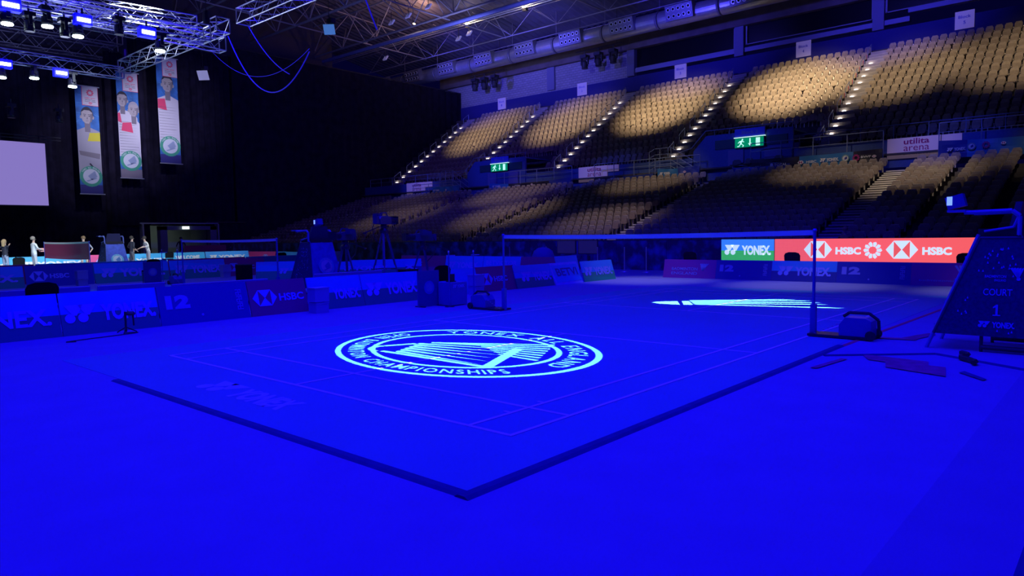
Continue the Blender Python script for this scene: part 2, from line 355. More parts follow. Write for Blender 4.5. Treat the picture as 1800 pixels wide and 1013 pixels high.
def gobo_projector(mb, cx, cy, half, H, n, power, col, label):
    """mb: pattern drawn on the floor in world x,y; a plate just below the lamp lets only the pattern through"""
    g = raster(mb, cx-half, cy-half, cx+half, cy+half, n); h = 0.6; k = h/H
    P = MB()
    for j in range(n):
        row = g[j]; i = 0
        while i < n:
            if row[i]: i += 1; continue
            e = i
            while e < n and not row[e]: e += 1
            xa = (i/n*2-1)*half*k+cx; xb = (e/n*2-1)*half*k+cx; ya = (j/n*2-1)*half*k+cy; yb = ((j+1)/n*2-1)*half*k+cy
            P.v += [(xa, ya, H-h), (xb, ya, H-h), (xb, yb, H-h), (xa, yb, H-h)]; b = len(P.v); P.f.append((b-4, b-3, b-2, b-1)); i = e
    t = thing('gobo_projector', (cx, cy, H), label, 'projector')
    P.mi = [0]*len(P.f); P.build('cut_pattern_plate', M_DARKM, t, fixn=False)
    w = half*k; b = MB()
    for s_ in (-1, 1):
        b.box((cx+s_*(w+0.02), cy, H-0.25), (0.04, 2*w+0.08, 0.7)); b.box((cx, cy+s_*(w+0.02), H-0.25), (2*w, 0.04, 0.7))
    b.box((cx, cy, H+0.1), (2*w+0.08, 2*w+0.08, 0.04)); b.build('housing', M_DARK, t)
    y = MB(); y.tube((cx, cy, H+0.1), (cx, cy, H+0.9), 0.03); y.build('hanging_yoke', M_DARKM, t)
    spot('projector_beam', (cx, cy, H), (cx, cy, 0), col, power, 2*math.degrees(math.atan(half*1.2/H)), 0.0, 0.0004)
lg = MB()
C0 = Vector((2.742, 3.30)); mj = Vector((.234, .972)); mn = Vector((.972, -.234)); c10, s10 = math.cos(R(10)), math.sin(R(10))
def LG(x, y):
    v = y*c10-x*s10; u = -y*s10-x*c10; p = C0+mn*1.63*v+mj*2.16*u; return (p.x, p.y, 0)
def ring(r0, r1, n=160, a0=0, a1=360):
    for i in range(n):
        a, b = R(a0+(a1-a0)*i/n), R(a0+(a1-a0)*(i+1)/n)
        lg.add([LG(r0*math.cos(a), r0*math.sin(a)), LG(r1*math.cos(a), r1*math.sin(a)), LG(r1*math.cos(b), r1*math.sin(b)), LG(r0*math.cos(b), r0*math.sin(b))], [(0, 1, 2, 3)])
ring(0.955, 1.0); ring(0.685, 0.725)
def arc_text(s, a0, a1, r0, r1, top=True):
    ws = []
    for ch in s:
        if ch == ' ': ws.append(0.55)
        else:
            bb = glyphs(ch, 0.012)[2]; ws.append(bb[2]-bb[0]+0.20)
    tot = sum(ws); acc = 0
    for ch, w in zip(s, ws):
        if ch != ' ':
            v, f, (x0, y0, x1, y1) = glyphs(ch, 0.012); out = []
            for x, y in v:
                a = a0+(a1-a0)*(acc+0.08+(x-x0))/tot; t = (y-y0)/max(1e-6, y1-y0)
                r = r0+(r1-r0)*t if top else r1-(r1-r0)*t
                out.append(LG(r*math.cos(R(a)), r*math.sin(R(a))))
            lg.add(out, f)
        acc += w
arc_text('YONEX ALL ENGLAND', 162, 14, 0.775, 0.905)
arc_text('OPEN BADMINTON CHAMPIONSHIPS', 186, 352, 0.775, 0.90, False)
def lpoly(pts): lg.add([LG(*p) for p in pts], [tuple(range(len(pts)))])
def lbar(a, b, w):
    a = Vector(a); b = Vector(b); d = (b-a).normalized(); n_ = Vector((-d.y, d.x))*w/2
    lpoly([tuple(a+n_), tuple(b+n_), tuple(b-n_), tuple(a-n_)])
lbar((0.15, 0.40), (0.68, -0.21), 0.075); lbar((0.66, -0.19), (-0.16, -0.62), 0.05); lbar((-0.36, -0.24), (-0.36, -0.52), 0.05)
for i in range(10):
    a, b = R(170+i*13), R(170+(i+1)*13); lbar((-0.235+0.125*math.cos(a), -0.55+0.125*math.sin(a)), (-0.235+0.125*math.cos(b), -0.55+0.125*math.sin(b)), 0.05)
for i in range(6):      # wedges inside the cone
    t = i/5; p = Vector((-0.33+0.25*t, -0.20-0.30*t)); q = Vector((0.16+0.42*t, 0.32-0.50*t)); d = (q-p).normalized(); nn = Vector((-d.y, d.x))
    lpoly([tuple(p+nn*0.030), tuple(q), tuple(p-nn*0.030)])
    lpoly([(p.x+0.04*math.cos(a_*math.pi/5), p.y+0.035*math.sin(a_*math.pi/5)) for a_ in range(10)])
for i in range(8):      # feather fan behind
    t = i/7; p = Vector((-0.36+0.06*t, -0.10-0.02*t)); q = Vector((0.13+0.47*t, 0.74-0.49*t))
    p = p.lerp(q, 0.0 if i < 3 else 0.28+0.055*i); d = (q-p).normalized(); nn = Vector((-d.y, d.x))
    lpoly([tuple(p+nn*0.014), tuple(q+nn*0.022), tuple(q-nn*0.022), tuple(p-nn*0.014)])
gobo_projector(lg, 2.74, 3.30, 2.25, 12.0, 1600, 17000, (0.72, 1.0, 1.0), 'black projector hung above the near court, throwing the round championship logo')
lg2 = MB()
SB = Vector((9.8, 4.45)); ax_ = Vector((11.0, 0.9))-SB
def sh(p): lg2.add([(x, y, 0) for x, y in p], [tuple(range(len(p)))])
sh([(9.78, 4.5), (10.03, 4.5), (10.33, 4.16), (10.0, 3.95), (9.66, 3.74), (9.62, 4.2)])
sh([(10.42, 4.10), (10.50, 3.97), (9.80, 3.50), (9.68, 3.66)])
fe = [((10.60, 4.0), (12.1, 2.15)), ((10.42, 3.88), (11.95, 1.78)), ((10.25, 3.76), (11.62, 1.45)), ((10.08, 3.64), (11.30, 1.22)), ((9.92, 3.52), (10.75, 0.72))]
for i, (a, b) in enumerate(fe):
    a = Vector(a); b = Vector(b); d = (b-a).normalized(); n_ = Vector((-d.y, d.x)); n_ = n_ if n_.x > 0 else -n_
    sh([tuple(a+n_*0.07), tuple(a-n_*0.07), tuple(b-n_*0.06-d*0.25), tuple(b), tuple(b+n_*0.09-d*0.4)])
gobo_projector(lg2, 10.7, 2.6, 2.2, 12.0, 1200, 26000, (0.85, 1.0, 0.85), 'black projector hung above the far half court, throwing the shuttlecock shape')

# ------------------------------------------------------------------ nets
def net(ox, oy, label, cord, weight=True, c=(0.20, 0.02, 0.05)):
    t = thing('badminton_net', (ox, oy, 0), label, 'net')
    q = MB(); n = int(6.1/0.02)
    for i in range(n+1):
        y = oy+6.1*i/n; sag = 0.026*(1-((y-oy-3.05)/3.05)**2)
        q.v += [(ox, y-cord/2, 0.79-sag), (ox, y+cord/2, 0.79-sag), (ox, y+cord/2, 1.55-sag), (ox, y-cord/2, 1.55-sag)]; q.f.append(tuple(range(len(q.v)-4, len(q.v)))); q.mi.append(0)
    for k in range(39):
        z = 0.79+0.02*k
        for s_ in range(8):
            ya, yb = oy+6.1*s_/8, oy+6.1*(s_+1)/8
            za, zb = [z-0.026*(1-((y-oy-3.05)/3.05)**2) for y in (ya, yb)]
            q.v += [(ox+.001, ya, za-cord/2), (ox+.001, yb, zb-cord/2), (ox+.001, yb, zb+cord/2), (ox+.001, ya, za+cord/2)]; q.f.append(tuple(range(len(q.v)-4, len(q.v)))); q.mi.append(0)
    q.build('mesh', mat('maroon_net_cord', (0.42, 0.03, 0.12), 0.8), t, 'stuff', fixn=False)
    tp_ = MB()
    for s_ in range(12):
        ya, yb = oy+6.1*s_/12, oy+6.1*(s_+1)/12; za, zb = [1.55-0.026*(1-((y-oy-3.05)/3.05)**2) for y in (ya, yb)]
        tp_.hexa([(ox-.006, ya, za-.075), (ox+.006, ya, za-.075), (ox+.006, yb, zb-.075), (ox-.006, yb, zb-.075)], [(ox-.006, ya, za), (ox+.006, ya, za), (ox+.006, yb, zb), (ox-.006, yb, zb)])
    tp_.build('top_tape', M_LINE, t, label='white tape along the top edge')
    for s_, y in ((-1, oy-0.02), (1, oy+6.12)):
        p = MB(); p.tube((ox, y, 0.02), (ox, y, 1.54), 0.022, 10, None); p.box((ox, y, 0.24), (0.075, 0.075, 0.44)); p.lathe([(0.03, 1.53), (0.034, 1.55), (0.02, 1.57)], (ox, y, 0), 10)
        p.build('post', mat('net_post_paint', (0.08, 0.10, 0.5), 0.4, metal=0.3), t)
        b = MB(); b.box((ox, y+s_*0.40, 0.03), (0.34, 0.86, 0.035)); b.build('base_plate', M_DARKM, t)
        w = MB(); a = y+s_*0.62
        w.prism([(-0.22, 0.05), (0.2, 0.05), (0.2, 0.27), (0.12, 0.31), (-0.14, 0.31), (-0.22, 0.2)], (ox-0.15, a, 0), (0, s_, 0), (0, 0, 1), (0.3, 0, 0)); t2 = w.build('ballast', mat('ballast_blue', (0.1, 0.1, 0.45), 0.35), t)
        hd = MB(); hd.path([(ox, a-s_*0.2, 0.31), (ox, a-s_*0.12, 0.37), (ox, a+s_*0.14, 0.37), (ox, a+s_*0.26, 0.28), (ox, a+s_*0.27, 0.08)], 0.022, 8); hd.build('handle', M_DARK, t2)
        for q_ in (-1, 1):
            wh = MB(); wh.lathe([(0.065, -0.02), (0.07, 0), (0.065, 0.02)], (ox+q_*0.17, a+s_*0.2, 0.075), 14, None, 'X'); wh.build('wheel', M_DARK, t2)
        ch = MB()
        for k in range(7): ch.box((ox-0.1, y+s_*(0.06+0.06*k), 0.05+0.03*k), (0.012, 0.03, 0.012))
        ch.build('chain', M_ALU, t)
    return t
net(6.7, 0, 'badminton net of the near court, blue-lit tape between two dark posts', 0.0012)
net(6.7, 14.85, 'badminton net of the middle court, seen beyond the near advertising boards', 0.0014)
net(6.7, 29.95, 'maroon net of the farthest court, brightly lit, person behind it', 0.017)

# ------------------------------------------------------------------ advertising boards
def P(name, c, **k): return mat(name, c, 0.55, **k)
B_BLU = P('board_print_blue', (0.05, 0.35, 0.85)); B_GRN = P('board_print_green', (0.03, 0.42, 0.24)); B_NAVY = P('board_print_navy', (0.02, 0.03, 0.36))
B_RED_DIM = P('board_print_red_blue_lit', (0.42, 0.015, 0.20)); B_RED_LIT = P('board_print_red_white_lit', (0.75, 0.05, 0.25)); B_PUR = P('board_print_purple', (0.30, 0.02, 0.35)); B_DBLU = P('board_print_dark_blue', (0.03, 0.04, 0.30)); B_CYAN = P('board_print_cyan', (0.03, 0.40, 0.75))  # red print darkened for blue light, its pink copy for white light
M_WB = mat('white_print_blue_lit', (0.32, 0.36, 0.95), 0.6); M_BACK = mat('board_back_plain', (0.30, 0.34, 0.62), 0.7); M_LETT = mat('board_blue_print', (0.25, 0.25, 0.75), 0.6)  # white board print with the blue light put into its colour
def board(x0, y0, x1, y1, h, up_c, low_c, draw, label, lean=0.2, split=0.5, z0=0.0, group=None, back=True, thick=0.03):
    """A-frame board whose printed face runs from (x0,y0) to (x1,y1); reading direction 0->1"""
    a = Vector((x0, y0, z0)); b = Vector((x1, y1, z0)); ux = (b-a).normalized(); L = (b-a).length; nrm = ux.cross(Vector((0, 0, 1)))  # points to the viewer
    uy = (Vector((0, 0, h))-nrm*lean); H = uy.length; uy.normalize(); fn = ux.cross(uy).normalized()
    t = thing('advertising_board', (a+b)/2, label, 'advertising board', group)
    c = Vector((a+b)/2)
    def pan(n, v0, v1, m):
        q = MB(); o = a+uy*v0; q.prism([(0, 0), (L, 0), (L, v1-v0), (0, v1-v0)], o, ux, uy, -fn*thick); return q.build(n, m, t)
    if low_c is not None and low_c is not up_c:
        pan('lower_panel', 0, H*split, low_c); pan('upper_panel', H*split, H, up_c)
    else: pan('panel', 0, H, up_c)
    if back:
        q = MB(); 
        for e in (0.12, L-0.12):
            o = a+ux*e; q.tube(o+uy*H*0.9-fn*0.04, o-nrm*(lean+0.25)+Vector((0, 0, 0.01)), 0.012, 5)
        q.build('rear_strut', M_DARKM, t)
    if draw:
        q = MB(); draw(q, a+fn*0.006, ux, uy, L, H); q.build('lettering', None, t, fixn=False)
    return t
def d_yon(k=0.62, y=0.28, x=0.08, w=0.86, m=None):
    return lambda q, o, ux, uy, L, H: yon(q, o+ux*L*x+uy*H*y, ux, uy, L*w, H*k*0.62, m or M_WB)
def d_hex(q, o, ux, uy, L, H, red=None, x=0.05):
    h = H*0.46; hexmark(q, o+ux*L*x+uy*H*0.27, ux, uy, h, M_WB, red or B_RED_DIM); text_mb(q, 'HSBC', o+ux*(L*x+h*1.75)+uy*H*0.38, ux, uy, min(L*0.45, h*1.7), H*0.22, M_WB, 0.035)
def d_12(q, o, ux, uy, L, H):
    text_mb(q, '12', o+ux*L*0.07+uy*H*0.40, ux, uy, L*0.26, H*0.36, M_LETT, 0.07)
    for k in range(3):
        c = o+ux*L*0.86+uy*H*(0.62-0.19*k)
        for a_, b_, w_, h_ in ((0, 0, .12, .02), (0, .06, .12, .02), (.0, .11, .12, .02), (.05, 0, .02, .13), (0, 0, .02, .07), (.10, .05, .02, .07)):
            flat(q, [(a_, b_), (a_+w_, b_), (a_+w_, b_+h_), (a_, b_+h_)], c, ux, uy, M_LETT)
    flat(q, disc(L*0.45, H*0.2, 0.025), o, ux, uy, M_LETT)
Y1 = 9.55
def row(Y, s, lab, lit=False):
    U = B_BLU; Lw = B_GRN
    board(-4.4, Y, -1.22, Y, 0.7, U, Lw, d_yon(), lab[0]); board(-1.2, Y, -0.28, Y, 0.7, U, Lw, lambda q, o, ux, uy, L, H: text_mb(q, 'NEX.', o+ux*0.02+uy*H*0.28, ux, uy, L*0.85, H*0.38, M_WB, 0.03), lab[1])
    board(-0.26, Y, 1.28, Y, 0.7, U, Lw, d_yon(x=0.03, w=0.94, k=0.7), lab[2])
    board(1.31, Y+0.02, 3.02, Y+0.02, 0.7, B_NAVY, B_NAVY, d_12, lab[3])
    board(3.05, Y+0.02, 4.35, Y+0.02, 0.7, B_RED_DIM, B_RED_DIM, d_hex, lab[4])
    board(4.38, Y-0.02, 5.75, Y-0.02, 0.7, U, Lw, d_yon(x=0.10, w=0.86, k=0.7), lab[5])
    board(5.78, Y-0.02, 7.5, Y-0.02, 0.7, U, Lw, d_yon(x=0.05, w=0.90, k=0.7), lab[6])
row(Y1, 0, ['blue and green board at the far left end of the near row', 'blue and green board reading NEX at the left end of the near row',
     'blue and green YONEX board in front of the black chair back, near row', 'navy advertising board with a big number 12, near row',
     'dark red board with the large hexagon logo, near row beside the stacked white boxes', 'blue and green YONEX board right of the stacked white boxes, near row',
     'blue and green YONEX board partly behind the dark panel with round emblem'])
board(7.9, 9.75, 9.75, 9.75, 0.66, B_BLU, B_BLU, None, 'plain bright blue board between the two thin marker poles, near row')
board(9.75, 9.75, 11.3, 9.75, 0.68, B_RED_DIM, B_RED_DIM, lambda q, o, ux, uy, L, H: d_hex(q, o, ux, uy, L, H), 'dark red board with hexagon logo behind the left net post')
board(11.25, 9.70, 12.95, 9.70, 0.66, B_BLU, B_GRN, d_yon(x=0.15, w=0.8, k=0.7), 'blue and green YONEX board left of the framed BETVI board', split=0.45)
board(12.95, 9.62, 14.62, 9.78, 0.66, M_WB, M_WB, lambda q, o, ux, uy, L, H: (flat(q, [(0.08, 0.08), (L-0.08, 0.08), (L-0.08, H-0.08), (0.08, H-0.08)], o, ux, uy, B_BLU), text_mb(q, 'BETVI', o+ux*L*0.14+uy*H*0.38+ux.cross(uy)*0.004, ux, uy, L*0.74, H*0.36, B_DBLU, 0.02)), 'white framed board reading BETVI between two YONEX boards', lean=0.32)
board(14.55, 9.72, 16.35, 9.72, 0.66, B_BLU, B_GRN, d_yon(x=0.06, w=0.88, k=0.7), 'blue and green YONEX board ending the near row, right of the BETVI board', split=0.45)
# second line of boards, seen from behind between the courts
def plain(x0, x1, y, h, lab): return board(x1, y, x0, y, h, M_BACK, M_BACK, None, lab, back=False)
plain(-3.5, 0.75, 11.6, 0.70, 'plain back of a board behind the black chair at the left'); plain(0.85, 2.1, 11.5, 0.70, 'plain back of a board above the YONEX and 12 boards')
plain(5.4, 7.4, 11.2, 0.70, 'plain back of a board under the tall tripod camera'); plain(2.4, 4.6, 11.9, 0.62, 'plain back of a board behind the near hexagon board')
Y2 = 24.9
row2 = [(-3, -0.35, B_BLU, B_GRN, d_yon(), 'blue and green YONEX board at the left edge, row beyond the middle court'), (3.1, 5.2, B_NAVY, B_NAVY, lambda q, o, ux, uy, L, H: d_hex(q, o, ux, uy, L, H, B_NAVY), 'blue-lit board with hexagon logo above the black chair, row beyond middle court'),
        (0.1, 3.05, B_BLU, B_GRN, d_yon(), 'YONEX board left of the hexagon board, row beyond the middle court'),
        (5.25, 7.9, B_BLU, B_GRN, d_yon(k=0.75), 'YONEX board behind the small dark emblem panel of the middle court'), (7.95, 10.2, B_BLU, B_GRN, d_yon(k=0.75), 'YONEX board behind the middle court net post, under the lit walkway'),
        (10.25, 12.0, B_RED_DIM, B_RED_DIM, lambda q, o, ux, uy, L, H: d_hex(q, o, ux, uy, L, H, x=0.03), 'dark board with small hexagon logo left of the black box, middle row')]
for x0, x1, u, l, d, lab in row2: board(x0, Y2, x1, Y2, 0.74, u, l, d, lab)
board(9.15, 20.6, 11.3, 18.9, 0.70, B_BLU, B_GRN, lambda q, o, ux, uy, L, H: yon(q, o+ux*L*0.3+uy*H*0.35, ux, uy, L*0.55, H*0.3, M_WB), 'angled YONEX board right of the black box, beside the middle umpire chair')
board(11.6, 19.6, 14.6, 18.6, 0.62, B_BLU, B_GRN, lambda q, o, ux, uy, L, H: yon(q, o+ux*L*0.2+uy*H*0.4, ux, uy, L*0.6, H*0.3, M_WB), 'YONEX board behind the tripod cameras on the left')
board(13.2, 20.5, 15.6, 18.8, 0.62, B_BLU, B_DBLU, d_yon(), 'YONEX board between the tall tripod and the pink hexagon board')
# lit row in front of the third court (top edges catch the white light)
for x0, x1, c, lab in ((-4, 3.9, B_RED_LIT, 'red-topped low board along the near side of the lit court, left'), (3.95, 8.7, B_CYAN, 'cyan-topped low board below the lit maroon net'), (8.75, 12.2, B_RED_LIT, 'red-topped low board right of the cyan one'), (12.25, 16.5, B_CYAN, 'cyan-topped low board below the pink and blue boards')):
    board(x1, 27.4, x0, 27.4, 0.74, c, c, None, lab, lean=0.3, back=False)
Y3 = 39.7
for x0, x1, u, d, lab in ((2.5, 6.4, B_CYAN, d_yon(y=0.30, m=M_WPRINT), 'lit cyan YONEX board at the left edge behind the grey chair'), (6.45, 9.75, B_CYAN, d_yon(y=0.30, m=M_WPRINT), 'lit cyan YONEX board under the lit maroon net'),
                          (9.8, 11.4, B_RED_LIT, lambda q, o, ux, uy, L, H: d_hex(q, o, ux, uy, L, H, x=0.2), 'lit pink board with hexagon logo left of the far umpire chair'),
                          (11.45, 14.2, B_CYAN, d_yon(y=0.30, m=M_WPRINT), 'lit cyan YONEX board below the two people talking'),
                          (14.25, 16.3, B_CYAN, lambda q, o, ux, uy, L, H: text_mb(q, 'WELCOME', o+ux*L*0.12+uy*H*0.45, ux, uy, L*0.72, H*0.32, M_WPRINT, 0.05), 'lit cyan board reading WELCOME'),
                          (16.35, 19.2, B_BLU, d_yon(y=0.36, m=M_WPRINT), 'lit blue YONEX board in front of the lit doorway')):
    board(x0, Y3, x1, Y3, 0.8, u, u, d, lab)
board(19.5, 41.3, 20.0, 38.2, 0.72, B_RED_LIT, B_RED_LIT, lambda q, o, ux, uy, L, H: hexmark(q, o+ux*L*0.6+uy*H*0.2, ux, uy, 0.4, M_WB, B_RED_DIM), 'lit pink board angled beside the middle court net, far side')
board(20.0, 38.1, 19.4, 34.0, 0.72, B_BLU, B_BLU, None, 'lit blue board right of the angled pink board, far side')
board(19.6, 33.9, 21.6, 33.0, 0.72, M_WB, M_WB, None, 'pale lit board end left of the middle umpire chair')
# end rows parallel to the stand
def endb(y0, y1, X, h, u, l, d, lab, **k): return board(X, y0, X, y1, h, u, l, d, lab, lean=0.14, **k)
T_BE = lambda q, o, ux, uy, L, H: (text_mb(q, 'BADMINTON', o+ux*L*0.16+uy*H*0.42, ux, uy, L*0.5, H*0.16, M_LETT, 0.02), text_mb(q, 'ENGLAND', o+ux*L*0.16+uy*H*0.18, ux, uy, L*0.5, H*0.16, M_LETT, 0.02),
        [flat(q, [(L*0.74, H*0.42), (L*0.77, H*0.42), (L*(0.70+0.035*k+0.025), H*0.8), (L*(0.70+0.035*k), H*0.78)], o, ux, uy, M_LETT) for k in range(5)])
endb(8.75, 6.83, 17.8, 0.62, B_PUR, B_PUR, T_BE, 'purple-red board reading BADMINTON ENGLAND at the left of the end row')
endb(6.825, 4.985, 17.8, 0.62, B_NAVY, B_NAVY, d_12, 'navy board with number 12 under the lit YONEX screen')
endb(4.98, 3.055, 17.8, 0.62, B_BLU, B_DBLU, d_yon(x=0.1, w=0.82, k=0.75), 'blue YONEX board left of the right net post, end row')
endb(3.05, 1.105, 17.8, 0.62, B_NAVY, B_NAVY, d_12, 'navy board with number 12 right of the right net post, end row')
endb(1.10, -0.915, 17.8, 0.62, B_PUR, B_PUR, lambda q, o, ux, uy, L, H: (text_mb(q, 'badmintonengland', o+ux*L*0.1+uy*H*0.16, ux, uy, L*0.6, H*0.12, M_LETT, 0.01),
     [flat(q, [(L*0.62, H*0.3), (L*0.64, H*0.3), (L*(0.5+0.05*k+0.03), H*0.9), (L*(0.5+0.05*k), H*0.88)], o, ux, uy, M_LETT) for k in range(6)]), 'purple board with a shuttlecock mark left of the near umpire chair')
endb(-0.92, -4.5, 17.8, 0.62, B_NAVY, B_NAVY, None, 'navy board behind the near umpire chair, right edge')
endb(21.7, 18.75, 16.8, 0.70, B_RED_DIM, B_PUR, lambda q, o, ux, uy, L, H: d_hex(q, o, ux, uy, L, H, x=0.12), 'pinkish board with hexagon logo above the dark emblem panel', split=0.3)
endb(18.72, 16.5, 16.8, 0.70, B_BLU, B_BLU, d_yon(x=0.1, w=0.8), 'blue YONEX board above the two thin marker poles')
endb(16.47, 14.4, 16.8, 0.70, B_BLU, B_PUR, lambda q, o, ux, uy, L, H: text_mb(q, 'BETVICTOR', o+ux*L*0.08+uy*H*0.5, ux, uy, L*0.8, H*0.25, M_WB, 0.02), 'blue board reading BETVICTOR left of the left net post', split=0.35)
endb(14.3, 12.2, 16.6, 0.70, B_RED_DIM, B_PUR, None, 'dark pink board just right of the left net post', split=0.4)
board(14.9, 11.0, 16.4, 11.2, 0.80, B_BLU, B_BLU, None, 'plain blue board standing behind the BETVI board')

# ------------------------------------------------------------------ LED screens and perimeter wall behind the end row
def led(y0, y1, lab, fields, draw):
    X = 20.6; t = thing('led_screen', (X, (y0+y1)/2, 0), lab, 'led screen')
    q = MB(); q.box((X+0.06, (y0+y1)/2, 0.72), (0.1, y0-y1, 1.1)); q.build('cabinet', M_DARK, t)
    q = MB(); 
    for (a, b, z0, z1, m) in fields: q.add([(X, a, z0), (X, b, z0), (X, b, z1), (X, a, z1)], [(0, 1, 2, 3)], m)
    q.build('display', None, t, fixn=False)
    q = MB(); draw(q); q.build('lettering', None, t, fixn=False)
    for y in (y0-0.2, y1+0.2):
        q = MB(); q.box((X+0.12, y, 0.09), (0.4, 0.06, 0.18)); q.build('foot', M_DARKM, t)
def E(n, c, s=1.0): return mat(n, c, 0.9, emit=s, ecol=c)
E_RED = E('led_red', (0.92, 0.115, 0.115)); E_BLU = E('led_blue', (0.04, 0.23, 0.85)); E_GRN = E('led_green', (0.04, 0.42, 0.10)); E_WHT = E('led_white', (0.62, 0.80, 0.84)); E_DR = E('led_red_b', (0.80, 0.10, 0.10))
NY = (0, -1, 0); UZ = (0, 0, 1)
led(7.92, 5.97, 'lit blue and green LED screen reading YONEX', [(7.92, 5.97, 0.86, 1.26, E_BLU), (7.92, 5.97, 0.18, 0.86, E_GRN)],
    lambda q: yon(q, (20.594, 7.80, 0.70), NY, UZ, 1.72, 0.37, E_WHT))
def dr(q):
    for y in (4.95, 2.42):
        hexmark(q, (20.594, y, 0.62), NY, UZ, 0.56, E_WHT, E_DR); text_mb(q, 'HSBC', (20.594, y-1.02, 0.74), NY, UZ, 0.78, 0.24, E_WHT, 0.05)
    pinwheel(q, (20.594, 2.80, 0.88), NY, UZ, 0.28, E_WHT)
led(5.95, -4.5, 'long lit red LED screen with hexagon logos reading HSBC', [(5.95, -4.5, 0.18, 1.26, E_RED)], dr)
def star_mat():
    m = bpy.data.materials.new('navy_speckled_print'); m.use_nodes = True; nt = m.node_tree; b = nt.nodes['Principled BSDF']; b.inputs['Roughness'].default_value = 0.8
    tc = nt.nodes.new('ShaderNodeTexCoord'); n = nt.nodes.new('ShaderNodeTexNoise'); n.inputs['Scale'].default_value = 2.0; n.inputs['Detail'].default_value = 6
    r = nt.nodes.new('ShaderNodeValToRGB'); r.color_ramp.elements[0].color = (0.01, 0.01, 0.09, 1); r.color_ramp.elements[1].color = (0.05, 0.10, 0.55, 1); r.color_ramp.elements[0].position = 0.45; r.color_ramp.elements[1].position = 0.72
    nt.links.new(tc.outputs['Object'], n.inputs['Vector']); nt.links.new(n.outputs['Fac'], r.inputs['Fac']); nt.links.new(r.outputs['Color'], b.inputs['Base Color']); return m
M_STAR = star_mat()
tr = sroot('wall_perimeter', (21.3, 20, 0))
yy = -6.0; k = 0
while yy < 46:
    q = MB(); q.box((21.75, yy+1.2, 0.62), (0.06, 2.38, 1.24)); q.build('panel', M_STAR, tr); yy += 2.4; k += 1
q = MB(); q.box((21.75, 20, 1.25), (0.08, 52, 0.03)); q.build('top_rail', M_DARKM, tr)
for i, (y, x) in enumerate(((18.6, 20.9), (16.4, 20.9), (13.2, 20.3), (11.9, 20.3), (10.9, 20.3), (40.2, 26), (39.2, 26), (36.6, 25), (35.7, 25))):
    t = thing('queue_post', (x, y, 0), '', 'barrier post')
    t['label'] = ['slim steel post near the dark rounded mound', 'slim steel post right of the dark rounded mound', 'left one of three slim steel posts before the navy perimeter wall', 'middle one of three slim steel posts before the navy perimeter wall', 'right one of three slim steel posts before the navy perimeter wall',
                  'leftmost thin post beyond the middle net', 'second thin post beyond the middle net', 'third thin post beyond the middle net', 'fourth thin post beyond the middle net, nearest the pink board'][i]
    t['group'] = 'steel barrier posts'
    q = MB(); q.tube((x, y, 0.02), (x, y, 1.0), 0.02, 8); q.build('pole', M_ALU, t); q = MB(); q.lathe([(0.17, 0), (0.16, 0.02), (0.03, 0.04)], (x, y, 0), 14); q.build('base', M_ALU, t)
t = thing('covered_mound', (17.9, 14.15, 0), 'blue-lit rounded cloth-covered mound behind the boards left of centre', 'covered object')
q = MB(); q.lathe([(0.42, 0.0), (0.47, 0.35), (0.46, 0.65), (0.37, 0.90), (0.19, 1.02), (0.04, 1.04)], (17.9, 14.15, 0), 20); q.build('cover', mat('blue_cover_cloth', (0.06, 0.07, 0.35), 0.8), t, smooth=True)
for (y, z, lab) in ((15.25, 0.98, 'grey monitor screen with a pale picture before the navy wall'), (14.1, 0.98, 'dark monitor screen right of the pale one')):
    t = thing('monitor', (20.9, y, 0), lab, 'monitor'); q = MB(); q.box((20.9, y, z), (0.06, 1.02, 0.60)); q.build('frame', M_DARK, t)
    q = MB(); q.box((20.865, y, z), (0.01, 0.96, 0.54)); q.build('screen', mat('dim_screen', (0.05, 0.05, 0.12), 0.4, emit=0.03, ecol=(0.2, 0.15, 1.0)), t); q = MB(); q.box((20.95, y, 0.3), (0.08, 0.1, 0.6)); q.build('stand', M_DARK, t)

